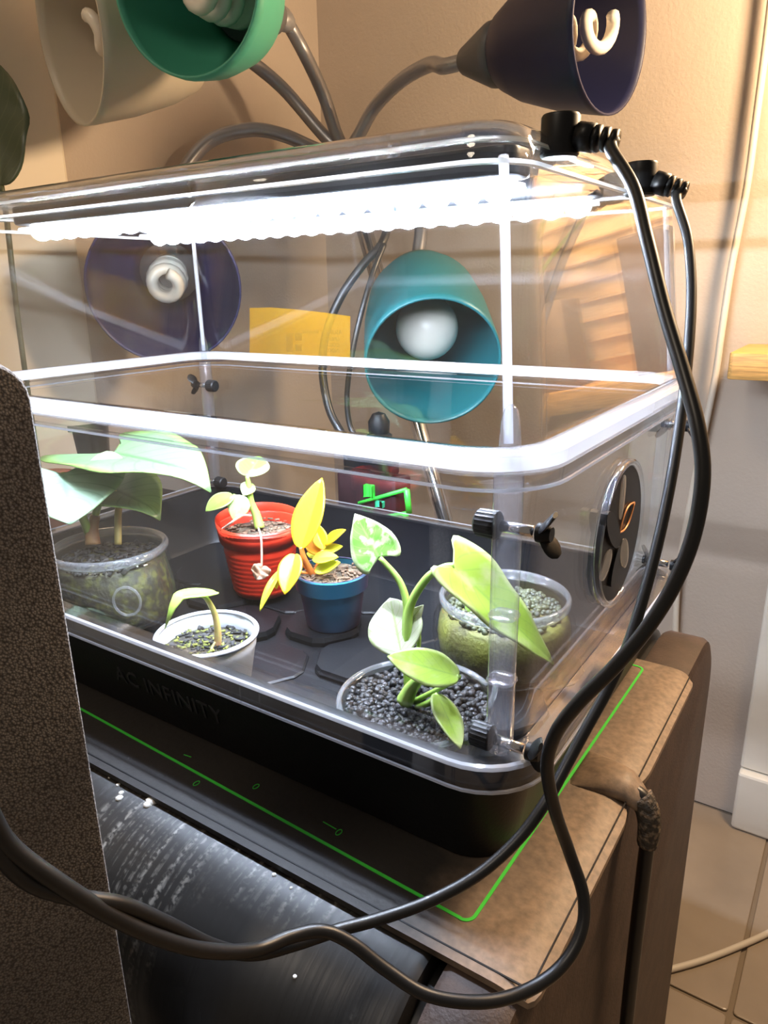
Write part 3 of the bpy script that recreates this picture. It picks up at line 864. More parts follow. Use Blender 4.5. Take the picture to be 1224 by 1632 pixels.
def pellets(cx, cy, z, rad, n, pr, seed, layers=1.0):
    rg = random.Random(seed); parts = []
    for i in range(n):
        a = rg.random() * 2 * math.pi; q = rad * math.sqrt(rg.random())
        r = pr * rg.uniform(.75, 1.25)
        parts.append(sphere((cx + q * math.cos(a), cy + q * math.sin(a), z + rg.uniform(-.5, .6) * pr * layers), r, 8, 5, (1, 1, .9)))
    return join(*parts)
def chips(cx, cy, z, rad, n, sz, seed):
    rg = random.Random(seed); parts = []
    for i in range(n):
        a = rg.random() * 2 * math.pi; q = rad * math.sqrt(rg.random())
        s_ = sz * rg.uniform(.5, 1.4)
        b_ = box(-s_, s_, -s_ * .5, s_ * .5, -s_ * .3, s_ * .3)
        Mx = Matrix.Translation((cx + q * math.cos(a), cy + q * math.sin(a), z + rg.uniform(-.3, .6) * sz)) @ Matrix.Rotation(rg.random() * 6, 4, 'Z') @ Matrix.Rotation(rg.uniform(-.8, .8), 4, 'X')
        parts.append(xf(b_, Mx))
    return join(*parts)
M['soil'] = plain('mossy_soil', (.035, .030, .022), .9, col2=(.16, .17, .04), scale=130, lo=.5, hi=.68, bump=1.0, bscale=420)
M['soil2'] = plain('brown_bark_soil', (.06, .045, .03), .9, col2=(.24, .18, .11), scale=160, lo=.42, hi=.68, bump=1.0, bscale=420)
M['chip'] = plain('bark_chip', (.16, .10, .06), .85, var=.5, scale=60)
M['chipblack'] = plain('black_soil_chip', (.022, .022, .022), .7, var=.5, scale=80)
M['pellet'] = plain('black_aquasoil', (.018, .018, .02), .35, var=.5, scale=120, bump=.4, bscale=900)
M['algae'] = plain('algae_soil_behind_glass', (.028, .024, .014), .6, col2=(.115, .11, .022), scale=190, lo=.48, hi=.66, bump=.4, bscale=300)
M['algae2'] = plain('yellow_algae_soil_behind_glass', (.10, .075, .03), .55, col2=(.25, .24, .04), scale=55, lo=.35, hi=.65, bump=.5, bscale=400)
M['stemgreen'] = plain('green_stem', (.34, .52, .10), .4, sss=.3)
M['stembrown'] = plain('brown_sheath', (.30, .13, .05), .6, col2=(.55, .32, .13), scale=90)
M['stemtan'] = plain('tan_petiole', (.50, .36, .10), .45, col2=(.62, .58, .2), scale=40)
FLZ = .0147

# --- silver-green elephant ear in the swing-top style jar
ax, ay = -.361, .083
pa = thing('potted_alocasia', 'broad silvery green elephant ear plant in a mossy glass jar', 'potted plant', (ax, ay, FLZ))
jp = [(.040, 0), (.046, .002), (.0472, .008), (.0455, .024), (.0415, .044), (.0395, .049)]
obj('jar', shell([(r, h) for r, h in jp], .0025, (ax, ay, FLZ), (0, 0, 1), 48), M['glass'], pa)
obj('jar_rim', lathe([(.0375, .0485), (.0405, .0480), (.0425, .0505), (.0422, .0535), (.0398, .0550), (.0372, .0535)], (ax, ay, FLZ), n=48, close=True), M['glassrim'], pa)
s_ = obj('soil', lathe([(.0365, .003), (.0442, .004), (.0445, .010), (.0428, .024), (.0385, .042), (.020, .0435), (.0001, .0435)], (ax, ay, FLZ), n=40, cap0=True), M['algae'], pa)
obj('soil_chips', chips(ax, ay, FLZ + .044, .036, 260, .0022, 3), M['chipblack'], pa, kind='stuff')
obj('emboss_ring', lathe([(.0085, 0), (.0085, .0008), (.0100, .0008), (.0100, 0)], aty(203, 958, ay - .043), (.42, -.9, .12), 28, close=True), M['glassrim'], pa, label='round embossed mark on the glass')
al = leafmat('alocasia_leaf', (.15, .27, .125), (.23, .37, .085), (.07, .16, .06), .35, transl=.25)
al2 = leafmat('alocasia_leaf_silver', (.24, .35, .23), (.28, .42, .20), (.10, .22, .12), .4, transl=.2)
d0 = .535
leaf(pa, at(180, 722, .555), at(331, 752, .500), cv(.05, .90, .42), .098, al, 'heart', .42, 0.02, .10, .03, 22, 12, tipdroop=.25)
leaf(pa, at(176, 778, .560), at(253, 812, .530), cv(.15, .85, .52), .070, al, 'heart', .38, .03, .16, .02, 20, 10, tipdroop=.25)
leaf(pa, at(100, 755, .520), at(112, 832, .495), cv(.35, .35, .85), .088, al2, 'heart', .45, .06, .10, .03, 20, 12)
stem(pa, [at(148, 868, .55), at(147, 845, .55), at(152, 822, .548)], lambda t: .0058 - .0022 * t, M['stembrown'], 'stem', 'brown papery stem base')
stem(pa, [at(150, 830, .55), at(160, 790, .552), at(172, 750, .555), at(180, 722, .555)], .0028, M['stemgreen'], 'petiole')
stem(pa, [at(188, 868, .545), at(188, 830, .548), at(188, 795, .553), at(176, 778, .560)], .0027, M['stemtan'], 'petiole')
stem(pa, [at(142, 850, .55), at(130, 820, .540), at(112, 790, .53), at(100, 755, .521)], .0032, M['stemgreen'], 'petiole')

# --- seedling in the white tub
wx, wy = -.2255, .0495
pb = thing('potted_seedling', 'tiny single-leaf seedling in a white plastic tub', 'potted plant', (wx, wy, FLZ))
M['whiteplastic'] = plain('white_plastic', (.56, .58, .63), .35, sss=.1)
obj('tub', shell([(.0235, 0), (.0245, .001), (.0285, .0225), (.0292, .024), (.0300, .0325)], .0011, (wx, wy, FLZ), (0, 0, 1), 48), M['whiteplastic'], pb)
obj('tub_rim', lathe([(.0288, .0318), (.0312, .0316), (.0316, .0330), (.0305, .0340), (.0286, .0336)], (wx, wy, FLZ), n=48, close=True), M['whiteplastic'], pb)
obj('soil', lathe([(.022, .003), (.0275, .023), (.0150, .0240), (.0001, .0235)], (wx, wy, FLZ), n=32, cap0=True), M['soil'], pb)
obj('soil_chips', join(chips(wx, wy, FLZ + .0240, .0265, 160, .0018, 5)), M['chipblack'], pb, kind='stuff')
obj('moss_bits', chips(wx, wy, FLZ + .0245, .0268, 110, .0012, 6), plain('moss', (.20, .22, .04), .9, var=.4), pb, kind='stuff')
sg = leafmat('seedling_leaf', (.58, .82, .14), (.66, .85, .2), (.42, .62, .1), .35)
sd = (Vector((wx, wy, .04)) - CAM).dot(FW)
leaf(pb, at(344, 944, sd - .005), at(268, 952, sd - .03), cv(.05, .96, .22), .017, sg, 'ovate', .05, .02, .15, 0, 14, 6, tipdroop=1.1)
stem(pb, [at(347, 1030, sd), at(347, 1005, sd - .002), at(342, 978, sd - .004), at(330, 955, sd - .008), at(322, 949, sd - .01)], lambda t: .0024 - .0011 * t, plain('seedling_stem', (.42, .16, .08), .5, col2=(.5, .6, .12), scale=60), pb and 'stem')
obj('root', tube([at(346, 1020, sd - .001), at(338, 1032, sd - .004), at(334, 1048, sd - .008)], .0008, 6, 5), M['stemtan'], pb)

# --- red cup
rx, ry = -.295, .172
pc = thing('potted_cutting', 'small green leafy cutting in a ribbed red plastic cup', 'potted plant', (rx, ry, FLZ))
M['red'] = plain('red_plastic', (.62, .035, .012), .35, sss=.15)
ribs = [(.0205, 0), (.0218, .001)]
for k in range(12):
    h = .004 + k * .0038; r = .0225 + .0085 * h / .056
    ribs += [(r, h), (r + (.0006 if k < 9 else 0), h + .0012), (r + (.0006 if k < 9 else 0), h + .0024)]
ribs += [(.0318, .052), (.0322, .0555), (.0332, .0565)]
obj('cup', shell(ribs, .0009, (rx, ry, FLZ), (0, 0, 1), 48), M['red'], pc)
obj('cup_lip', xf(lathe([(.0302, -.006), (.0328, .010), (.0336, .0105), (.0312, -.006)], (0, 0, 0), n=48, close=True), Matrix.Translation((rx - .001, ry + .001, FLZ + .0505)) @ Matrix.Rotation(math.radians(5), 4, Vector((.55, .83, 0)))), M['red'], pc)
obj('soil', lathe([(.018, .003), (.0290, .049), (.0150, .0505), (.0001, .051)], (rx, ry, FLZ), n=32, cap0=True), M['soil2'], pc)
obj('soil_chips', chips(rx, ry, FLZ + .051, .027, 120, .0018, 8), M['chip'], pc, kind='stuff')
rl = leafmat('red_cup_leaf', (.24, .44, .06), (.50, .56, .22), (.30, .45, .10), .35, (.52, .58, .30), 60, .50, .62)
rd = (Vector((rx, ry, .07)) - CAM).dot(FW)
leaf(pc, at(394, 759, rd - .006), at(415, 728, rd + .015), cv(0, .55, .85), .027, rl, 'ovate', .05, .0, .15)
leaf(pc, at(371, 789, rd - .008), at(327, 813, rd - .018), cv(-.2, .75, .6), .021, rl, 'ovate', .03, .05, .15)
leaf(pc, at(386, 790, rd - .010), at(373, 829, rd - .018), cv(.2, .45, .9), .017, rl, 'ovate', .03, .05, .12)
leaf(pc, at(400, 770, rd - .002), at(388, 789, rd - .010), cv(.2, .45, .9), .012, rl, 'ovate', .03, .05, .12)
stem(pc, [at(414, 842, rd), at(408, 820, rd), at(400, 800, rd - .002), at(397, 775, rd - .004), at(394, 759, rd - .006)], lambda t: .0042 - .0026 * t, M['stemgreen'])
stem(pc, [at(402, 800, rd - .002), at(388, 794, rd - .006), at(371, 789, rd - .008)], .0011, M['stemgreen'], 'petiole')
stem(pc, [at(404, 808, rd - .002), at(392, 803, rd - .006), at(386, 790, rd - .010)], .0011, M['stemgreen'], 'petiole')
M['rootpink'] = plain('dry_root', (.62, .42, .30), .7)
stem(pc, [at(400, 822, rd - .012), at(385, 822, rd - .024), at(370, 832, rd - .03), at(352, 845, rd - .02)], .0009, M['rootpink'], 'root')
stem(pc, [at(412, 842, rd - .010), at(416, 856, rd - .036), at(417, 880, rd - .037), at(417, 905, rd - .036)], .0008, M['rootpink'], 'root')
leaf(pc, at(418, 903, rd - .036), at(410, 924, rd - .040), cv(.3, .3, .9), .014, leafmat('dried_tip', (.55, .36, .24), (.62, .45, .3), (.4, .25, .15)), 'ovate', .2, .1, .5, .5, name='withered_leaf')

# --- metallic blue pot
bx, by = -.211, .155
pd = thing('potted_philodendron', 'golden orange leaved philodendron in a metallic blue pot', 'potted plant', (bx, by, FLZ))
def bluemetal():
    mt, nt, out = newmat('shimmering_blue_pot')
    b = N(nt, 'BsdfPrincipled', Roughness=.33, Metallic=.75)
    lw = N(nt, 'LayerWeight', Blend=.45)
    cr = nt.nodes.new('ShaderNodeValToRGB'); e = cr.color_ramp.elements
    e[0].position = .1; e[0].color = (.035, .25, .42, 1); e[1].position = .75; e[1].color = (.16, .10, .20, 1)
    nt.links.new(lw.outputs['Facing'], cr.inputs[0]); nt.links.new(cr.outputs[0], b.inputs['Base Color'])
    tc = nt.nodes.new('ShaderNodeTexCoord'); nz = N(nt, 'TexNoise', Scale=900.0); nt.links.new(tc.outputs['Object'], nz.inputs['Vector'])
    bp = N(nt, 'Bump', Strength=.2, Distance=.0005); nt.links.new(nz.outputs['Fac'], bp.inputs['Height']); nt.links.new(bp.outputs[0], b.inputs['Normal'])
    nt.links.new(b.outputs[0], out.inputs[0]); return mt
M['blue'] = bluemetal()
obj('pot', shell([(.0185, 0), (.0195, .001), (.0232, .0285), (.0256, .0290), (.0264, .0400), (.0258, .0408)], .0015, (bx, by, FLZ), (0, 0, 1), 48), M['blue'], pd, smooth='auto')
obj('soil', lathe([(.016, .003), (.0238, .0365), (.012, .038), (.0001, .0385)], (bx, by, FLZ), n=32, cap0=True), M['soil2'], pd)
obj('soil_chips', chips(bx, by, FLZ + .0382, .0225, 110, .0017, 9), M['chip'], pd, kind='stuff')
og = leafmat('golden_leaf', (.86, .62, .02), (.80, .68, .03), (.85, .50, .03), .3, transl=.4)
oy = leafmat('lime_leaf', (.62, .70, .04), (.75, .70, .05), (.7, .6, .05), .3, transl=.4)
oo = leafmat('orange_leaf', (.85, .42, .02), (.85, .55, .03), (.85, .36, .04), .3, transl=.4)
bd = (Vector((bx, by, .06)) - CAM).dot(FW)
M['stemorange'] = plain('orange_stem', (.70, .24, .05), .4, sss=.2)
leaf(pd, at(480, 873, bd - .010), at(515, 763, bd + .002), cv(-.45, .12, .9), .024, og, 'ovate', .04, -.03, .35)
leaf(pd, at(470, 884, bd - .014), at(453, 946, bd - .030), cv(-.2, .25, .95), .017, og, 'ovate', .05, .05, .3)
leaf(pd, at(449, 907, bd - .012), at(409, 968, bd - .030), cv(-.55, .45, .7), .008, oy, 'ovate', .0, .12, .3)
leaf(pd, at(443, 912, bd - .014), at(439, 938, bd - .02), cv(-.3, .3, .9), .006, og, 'ovate', .0, .1, .3)
leaf(pd, at(516, 876, bd), at(497, 830, bd + .006), cv(.2, .3, .9), .012, og, 'ovate', .0, .0, .3)
leaf(pd, at(518, 868, bd + .002), at(548, 842, bd - .004), cv(-.3, .7, .6), .011, og, 'ovate', .0, .1, .25)
leaf(pd, at(508, 884, bd), at(487, 862, bd + .006), cv(.1, .5, .85), .009, oo, 'ovate', .0, .05, .25)
leaf(pd, at(512, 882, bd), at(545, 868, bd), cv(0, .8, .55), .011, oy, 'ovate', .0, .1, .2)
leaf(pd, at(498, 892, bd - .010), at(538, 885, bd - .014), cv(0, .75, .65), .012, oy, 'ovate', .0, .1, .2)
leaf(pd, at(502, 912, bd - .010), at(541, 894, bd - .012), cv(0, .6, .8), .010, oy, 'ovate', .0, .1, .2)
leaf(pd, at(512, 884, bd + .006), at(488, 880, bd + .012), cv(0, .6, .8), .010, oy, 'ovate', .0, .1, .2)
stem(pd, [at(500, 918, bd), at(492, 905, bd - .003), at(484, 888, bd - .008), at(480, 872, bd - .010)], lambda t: .0028 - .0012 * t, M['stemorange'])
stem(pd, [at(499, 918, bd), at(506, 900, bd), at(514, 876, bd)], .0014, M['stemorange'])
stem(pd, [at(496, 912, bd), at(482, 900, bd - .006), at(471, 885, bd - .013)], .0011, M['stemorange'], 'petiole')
stem(pd, [at(498, 914, bd), at(475, 912, bd - .006), at(449, 907, bd - .012)], .0010, M['stemorange'], 'petiole')

# --- pothos in the clear cup
cx, cy = -.0805, .0560
pe = thing('potted_pothos', 'cream variegated pothos in a clear cup of black pellets near the corner', 'potted plant', (cx, cy, FLZ))
obj('cup', shell([(.0315, 0), (.033, .001), (.0385, .028), (.0392, .0305)], .0012, (cx, cy, FLZ), (0, 0, 1), 48), M['glass'], pe)
def wavy_rim():
    L = []
    for h, r in ((.0305, .0383), (.0302, .0408), (.0315, .0412), (.0325, .0402), (.0322, .0381)):
        lp = []
        for k in range(64):
            a = 2 * math.pi * k / 64
            dent = math.exp(-((a - .35) / .16) ** 2)
            dent2 = math.exp(-((a - .75) / .10) ** 2)
            rr_ = r - .006 * dent + .002 * dent2
            lp.append((cx + rr_ * math.cos(a), cy + rr_ * math.sin(a), FLZ + h + .006 * dent2 - .003 * dent))
        L.append(lp)
    return loft(L, close=True)
obj('cup_rim', wavy_rim(), M['glassrim'], pe)
obj('pellet_bed', lathe([(.0300, .002), (.0365, .0265), (.018, .0270), (.0001, .0270)], (cx, cy, FLZ), n=36, cap0=True), M['algae'], pe)
obj('pellets', pellets(cx, cy, FLZ + .0280, .0360, 950, .0019, 11, 1.2), M['pellet'], pe, kind='stuff', label='glossy black soil pellets')
pgreen = leafmat('pothos_leaf_marbled', (.16, .40, .045), (.54, .60, .34), (.28, .46, .10), .35, (.52, .58, .32), 150, .48, .56, .35)
pcream = leafmat('pothos_leaf_cream', (.62, .64, .46), (.58, .62, .40), (.40, .50, .20), .35, (.34, .48, .12), 45, .60, .72, .35)
plime = leafmat('pothos_leaf_lime', (.40, .56, .07), (.58, .64, .28), (.30, .46, .07), .35, (.56, .62, .26), 50, .52, .66, .4)
pv = (Vector((cx, cy, .06)) - CAM).dot(FW)
leaf(pe, at(604, 888, pv + .005), at(566, 819, pv + .018), cv(-.22, .35, .90), .026, pgreen, 'heart', .25, .0, .08, .05, 18, 12, label='green leaf marbled with white')
leaf(pe, at(722, 903, pv - .010), at(887, 1056, pv - .008), cv(.45, .55, .65), .040, plime, 'heart', .20, .03, .22, .05, 20, 12)
leaf(pe, at(640, 1042, pv - .004), at(622, 953, pv + .012), cv(-.30, .42, .85), .029, pcream, 'ovate', .04, .0, .22, .03, 18, 12, label='almost white leaf')
leaf(pe, at(730, 1078, pv - .020), at(617, 1046, pv - .022), cv(.15, .62, .75), .0195, plime, 'ovate', .05, .0, .10, .03, 18, 10)
leaf(pe, at(696, 1108, pv - .012), at(736, 1190, pv - .036), cv(.45, .3, .85), .0145, plime, 'ovate', .06, .05, .14, .02, 16, 8)
leaf(pe, at(657, 985, pv), at(675, 964, pv), cv(0, .3, .9), .007, pcream, 'heart', .1, .0, .2)
stem(pe, [at(654, 1122, pv), at(651, 1070, pv), at(648, 1000, pv), at(648, 962, pv), at(636, 925, pv + .002), at(606, 889, pv + .005)], lambda t: .0030 - .0016 * t, M['stemgreen'], 'petiole')
stem(pe, [at(652, 1090, pv), at(650, 1010, pv - .001), at(654, 965, pv - .002), at(680, 922, pv - .006), at(706, 905, pv - .009), at(724, 902, pv - .010)], lambda t: .0026 - .0008 * t, M['stemgreen'], 'petiole')
stem(pe, [at(660, 1075, pv - .003), at(668, 1020, pv), at(662, 985, pv)], .0011, M['stemgreen'], 'petiole')
stem(pe, [at(645, 1118, pv - .004), at(655, 1098, pv - .008), at(668, 1082, pv - .014)], lambda t: .0045 - .002 * t, M['stemgreen'])
stem(pe, [at(664, 1126, pv - .002), at(684, 1120, pv - .008), at(698, 1108, pv - .012)], .0017, M['stemgreen'], 'petiole')
stem(pe, [at(660, 1118, pv - .002), at(705, 1095, pv - .012), at(732, 1078, pv - .020)], .0014, M['stemgreen'], 'petiole')

# --- squat jar at the right
jx, jy2 = -.083, .166
pf = thing('pellet_jar', 'squat round glass jar of algae-stained soil pellets behind the corner post', 'jar', (jx, jy2, FLZ))
jp = [(.034, 0), (.039, .002), (.0435, .010), (.0450, .022), (.0440, .033), (.0405, .0395), (.0392, .0425)]
obj('jar', shell(jp, .0028, (jx, jy2, FLZ), (0, 0, 1), 56), M['glass'], pf)
obj('jar_rim', lathe([(.0372, .0420), (.0398, .0418), (.0412, .0440), (.0408, .0475), (.0390, .0485), (.0372, .0470)], (jx, jy2, FLZ), n=56, close=True), M['glassrim'], pf)
obj('soil', lathe([(.030, .003), (.0358, .004), (.0402, .011), (.0418, .022), (.0405, .0320), (.0365, .0355), (.018, .0360), (.0001, .0360)], (jx, jy2, FLZ), n=48, cap0=True), M['algae2'], pf)
obj('pellets', pellets(jx, jy2, FLZ + .0368, .0350, 700, .0019, 12, 1.1), plain('grey_green_pellet', (.035, .040, .03), .5, col2=(.10, .11, .05), scale=200), pf, kind='stuff')
stem(pf, [at(752, 975, (Vector((jx, jy2, .05)) - CAM).dot(FW)), at(750, 945, (Vector((jx, jy2, .05)) - CAM).dot(FW) - .002)], .0042, M['stemgreen'], 'stem')

# ------------------------------------------------------------------ plant on the shelf box, mirrored in the side panel
sx_, sy_, sz_ = .265, .712, .2823
ps = thing('shelf_plant', 'strap-leaved plant mirrored in the side panel in front of the slats', 'potted plant', (sx_, sy_, sz_))
obj('pot', shell([(.018, 0), (.019, .001), (.024, .030), (.025, .031)], .0015, (sx_, sy_, sz_), (0, 0, 1), 28), M['card'], ps)
obj('soil', lathe([(.016, .003), (.0215, .025), (.0001, .026)], (sx_, sy_, sz_), n=24, cap0=True), M['soil2'], ps)
sgl = leafmat('strap_leaf', (.22, .28, .05), (.30, .34, .08), (.18, .22, .05), .4)
for a_, h_, l_ in ((3.0, .11, .10), (2.6, .15, .05), (.4, .14, .05), (-.2, .10, .09), (1.6, .16, .02), (4.4, .13, .04)):
    b0 = Vector((sx_, sy_, sz_ + .022)); t0_ = b0 + Vector((math.cos(a_) * l_, math.sin(a_) * l_ * .5, h_))
    leaf(ps, b0, t0_, Vector((math.cos(a_) * -.6, -.6, .5)), .013, sgl, 'lance', 0, .18, .25, name='strap_leaf')

# ------------------------------------------------------------------ things standing behind the tray on the cabinet
zc = ZT + .0003
g0 = aty(596, 800, .318)
gb = thing('gadget_box', 'small black and dark red carton with bright green stripes behind the tray', 'box', (g0.x, .318, zc))
M['darkred'] = plain('dark_red_print', (.020, .004, .006), .5, var=.3)
ztopb = aty(590, 762, .310).z
obj('carton', rbox(g0.x - .038, g0.x + .030, .310, .338, zc, ztopb, .002, .001, 2), M['darkred'], gb, smooth='auto')
def front_strip(pa, pb, wd, name, mat):
    A, B = aty(*pa, .3095), aty(*pb, .3095)
    return obj(name, tube([A, B], wd, 6, 1), mat, gb)
M['neon'] = plain('bright_green_print', (.05, .75, .06), .4)
front_strip((572, 802), (648, 780), .0020, 'stripe', M['neon'])
front_strip((648, 780), (652, 818), .0028, 'stripe', M['neon'])
front_strip((648, 818), (600, 826), .0020, 'stripe', M['neon'])
q_ = aty(590, 782, .3095)
obj('patch', rbox(q_.x - .005, q_.x + .005, .3088, .3099, q_.z - .006, q_.z + .006, .0005, .0002, 2), M['neon'], gb, smooth=False)
q_ = aty(607, 803, .3095)
obj('patch', rbox(q_.x - .004, q_.x + .004, .3088, .3099, q_.z - .003, q_.z + .003, .0005, .0002, 2), plain('mint_print', (.05, .6, .3), .4), gb, smooth=False)
# plug adaptor on the carton, with two black leads
pz = ztopb + .0003
pg = thing('plug_adaptor', 'stepped black plug adaptor with two leads on the striped carton', 'plug', (g0.x, .322, pz))
zt2 = aty(600, 700, .322).z
obj('base_block', rbox(g0.x - .032, g0.x + .020, .3115, .335, pz, zt2, .005, .003, 4), M['black'], pg, smooth='auto')
zt3 = aty(605, 672, .322).z
obj('knob', lathe([(.012, zt2), (.012, zt2 + .004), (.0095, zt2 + .006), (.010, zt3), (.006, zt3 + .007), (.0001, zt3 + .009)], (g0.x + .004, .323, 0), n=20), M['black'], pg, smooth='auto')
def back_cable(pts, r):
    return obj('lead', tube([aty(x, y, yy) for x, y, yy in pts], r, 10, 8), M['cable'], pg)
back_cable(((556, 705, .322), (543, 688, .322), (524, 650, .325), (514, 590, .33), (520, 530, .335), (545, 470, .345), (580, 420, .36), (610, 385, .38), (625, 330, .42)), .0040)
back_cable(((572, 700, .322), (558, 680, .322), (553, 630, .325), (562, 560, .33), (578, 490, .34), (596, 430, .355), (612, 390, .375)), .0026)
# black round pot behind the left end
k0 = aty(160, 700, .33)
kp = thing('black_planter', 'glossy black round planter behind the left end of the tray', 'planter', (k0.x, .318, zc))
kz = aty(165, 668, .32).z
obj('planter_body', shell([(.030, 0), (.032, .002), (.038, kz - zc - .008), (.0415, kz - zc - .007), (.0415, kz - zc)], .0015, (k0.x, .298, zc), (0, 0, 1), 40), plain('glossy_black', (.008, .008, .009), .2), kp, smooth='auto')
obj('planter_soil', lathe([(.030, .01), (.036, kz - zc - .012), (.0001, kz - zc - .010)], (k0.x, .298, zc), n=30, cap0=True), M['soil2'], kp)
# dark red book lying behind
k1 = aty(262, 815, .315)
bk = thing('book', 'dark red book lying flat behind the back left corner of the tray', 'book', (k1.x, .318, zc))
zb = aty(262, 800, .3).z
obj('cover', rbox(k1.x - .05, k1.x + .045, .286, .340, zc, zb, .002, .001, 2), M['darkred'], bk, smooth='auto')
obj('pages', rbox(k1.x - .048, k1.x + .0455, .2855, .338, zc + .003, zb - .003, .001, .0005, 2), plain('paper', (.35, .30, .24), .9), bk, smooth='auto')

# ------------------------------------------------------------------ five-head floor lamp in the corner
hub = at(552, 262, .97)
foot = aty(716, 870, .58)
fdir = (foot - hub); tt = (ZF - hub.z) / fdir.z
fpos = hub + fdir * tt
fpos = Vector((fpos.x, fpos.y, ZF + .001))
lp = thing('floor_lamp', 'five-headed gooseneck floor lamp with coloured plastic shades in the corner', 'floor lamp', (fpos.x, fpos.y, ZF + .001))
obj('lamp_base', lathe([(.0001, 0), (.085, 0), (.088, .004), (.080, .014), (.02, .022), (.013, .03), (.0001, .03)], fpos, n=40), M['steel'], lp)
obj('pole', tube([fpos + Vector((0, 0, .02)), hub], .011, 14, 1), M['chrome'], lp)
obj('hub', lathe([(.0001, -.03), (.022, -.03), (.026, -.02), (.026, .015), (.02, .025), (.0001, .025)], hub, n=24), M['black'], lp)
def cfl(parent, c, axis, R0, r, turns=3.0, h=.05):
    s, u, d = frame_of(axis)
    pts = []
    n = int(turns * 16)
    for i in range(n + 1):
        t = i / n; a = 2 * math.pi * turns * t
        R1 = R0 * (1 - .35 * abs(t - .35))
        pts.append(c + s * (R1 * math.cos(a)) + u * (R1 * math.sin(a)) + d * (h * t))
    return obj('spiral_bulb', tube(pts, r, 10, 0), M['cflwhite'], parent, label='white spiral bulb, switched off')
M['cflwhite'] = plain('white_bulb_glass', (.78, .72, .62), .3)
def shade(name_label, prof, rimc, axis, mat_out, collar_r, bulb, th=.0022, bpos=.75):
    """prof: (radius, distance behind the rim) from rim to neck; axis points out of the opening"""
    ax = Vector(axis).normalized()
    outer = [(r, -h) for r, h in prof]
    inn = [(max(r - th, .002), -h) for r, h in prof[::-1]]
    o = obj('lamp_shade', lathe(outer + inn, rimc, ax, 48, close=True), mat_out, lp, label=name_label)
    rN, hN = prof[-1]
    col = [(rN + .001, -hN + .004), (rN * .98, -hN - .012), (collar_r, -hN - .05), (collar_r * .9, -hN - .052), (.0001, -hN - .052)]
    obj('collar', lathe([(.0001, -hN + .004)] + col, rimc, ax, 28), M['collar'], o)
    if bulb == 'cfl':
        cfl(o, rimc - ax * (hN * bpos), ax, .017, .0062, 3.2, hN * .60)
        obj('bulb_base', lathe([(.0001, 0), (.02, 0), (.021, .02), (.0001, .02)], rimc - ax * (hN * .98), ax, 20), M['cflwhite'], o)
    else:
        obj('globe_bulb', sphere(rimc - ax * (hN * .42), .0330, 24, 16), M['cflwhite'], o, label='frosted round bulb')
        obj('bulb_base', lathe([(.0001, 0), (.014, 0), (.018, .03), (.0001, .03)], rimc - ax * (hN * .95), ax, 20), M['cflwhite'], o)
    return o, rimc - ax * (hN + .05), -ax
M['collar'] = plain('grey_collar', (.10, .095, .10), .5)
M['mint'] = plain('mint_plastic', (.075, .36, .24), .45, sss=.0)
M['ivory'] = plain('ivory_plastic', (.58, .50, .38), .45, sss=.1)
M['navy'] = plain('navy_plastic', (.010, .012, .045), .45)
M['navyblue'] = plain('deep_blue_plastic', (.008, .010, .075), .4)
M['teal'] = plain('teal_plastic', (.014, .15, .17), .4)
cone = [(.098, 0), (.097, .01), (.088, .06), (.074, .11), (.060, .14), (.045, .15)]
bowl = [(.085, 0), (.086, .012), (.082, .04), (.070, .075), (.052, .10), (.035, .11)]
S1, e1, x1 = shade('ivory white cone shade', [(r * .80, h * .85) for r, h in cone], at(108, 48, .67), cv(-.80, -.32, .60), M['ivory'], .016, 'cfl')
S2, e2, x2 = shade('mint green bowl shade', [(r * .79, h * .85) for r, h in bowl], at(293, -32, .57), cv(-.35, -.38, .85), M['mint'], .016, 'cfl')
S3, e3_, x3 = shade('near-black navy cone shade', [(.073, 0), (.072, .008), (.064, .05), (.050, .095), (.038, .118), (.032, .124)], at(975, 46, .69), cv(.72, -.22, .64), M['navy'], .014, 'cfl', bpos=.62)
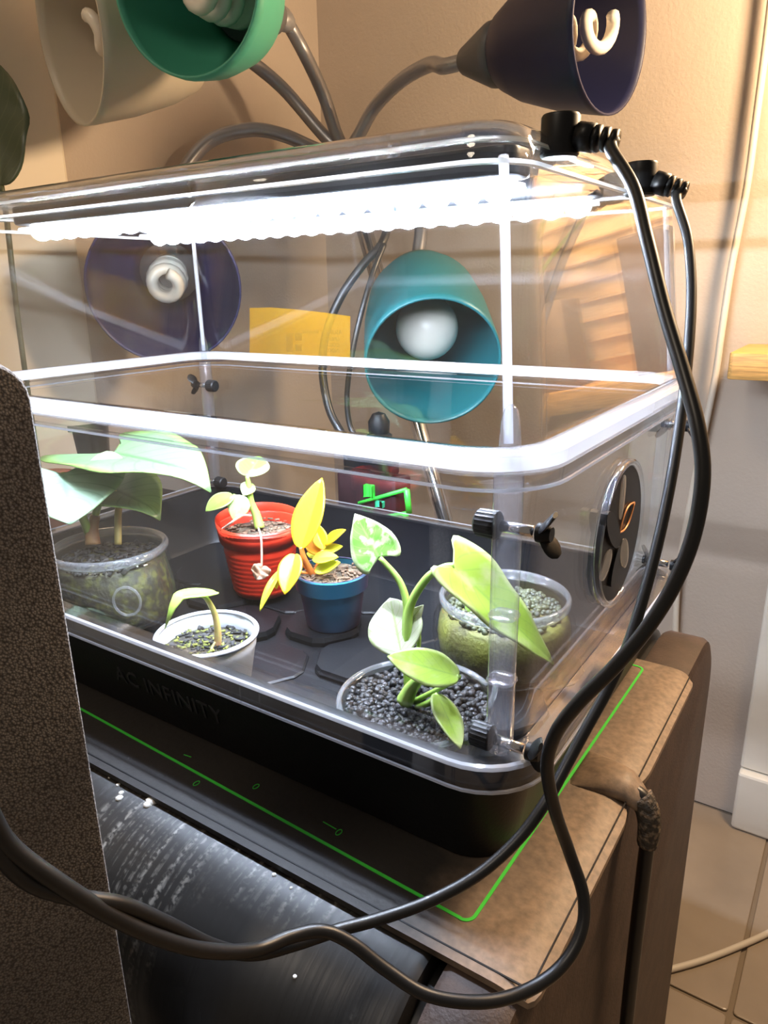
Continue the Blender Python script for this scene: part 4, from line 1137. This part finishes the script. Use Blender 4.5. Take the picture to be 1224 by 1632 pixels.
S4, e4, x4 = shade('deep blue shade seen through the dome', [(.079, 0), (.0795, .01), (.075, .045), (.062, .075), (.045, .095), (.032, .10)], at(262, 460, .76), cv(.20, -.46, .86), M['navyblue'], .016, 'cfl')
S5, e5, x5 = shade('teal shade with round bulb seen through the dome', [(.066, 0), (.0665, .01), (.066, .09), (.062, .145), (.050, .190), (.032, .205)], at(690, 580, .70), cv(.02, -.60, .80), M['teal'], .016, 'globe')
def goose(a, ad, mids, r=.0085):
    pts = [a, a + ad * .03] + mids + [hub + Vector((0, 0, .01))]
    obj('gooseneck', tube(pts, r, 12, 10), M['steel'], lp)
goose(e1, x1, [at(330, 30, .84), at(385, 85, .92), at(450, 140, .96), at(515, 215, .97)])
goose(e2, x2, [at(452, 25, .86), at(485, 85, .90), at(515, 150, .94), at(535, 210, .96)])
goose(e3_, x3, [at(685, 103, .86), at(640, 128, .90), at(598, 170, .94), at(572, 215, .96)])
goose(e4, x4, [at(265, 380, .88), at(285, 290, .90), at(330, 228, .91), at(395, 207, .92), at(450, 215, .93), at(510, 240, .95)])
goose(e5, x5, [at(670, 350, .94), at(640, 300, .96), at(600, 270, .97)])

# ------------------------------------------------------------------ dark leaf at the left edge
lg = leafmat('dark_green_leaf', (.055, .075, .035), (.06, .08, .04), (.09, .11, .05), .4, transl=.1)
base = at(2, 296, .66); tip = at(-12, 95, .68)
pp_ = thing('potted_leaf_plant', 'dark green broad leaf of a potted plant at the left edge', 'potted plant', (base.x, base.y, zc))
leaf(pp_, base, tip, cv(-.15, .1, .95), .068, lg, 'ovate', .05, .0, .12, .08, 20, 10)
px_ = Vector((-.615, base.y, zc))
stem(pp_, [Vector((px_.x, px_.y + .002, zc + .05)), (px_ + base) / 2 + Vector((0, 0, .04)), base - Vector((0, 0, .03)), base], .0026, plain('dark_stem', (.06, .07, .03), .5))
obj('pot', shell([(.030, 0), (.032, .001), (.040, .058), (.042, .060), (.042, .066)], .0018, px_, (0, 0, 1), 36), plain('terracotta', (.32, .12, .06), .8), pp_)
obj('soil', lathe([(.028, .004), (.037, .055), (.0001, .057)], px_, n=30, cap0=True), M['soil2'], pp_)
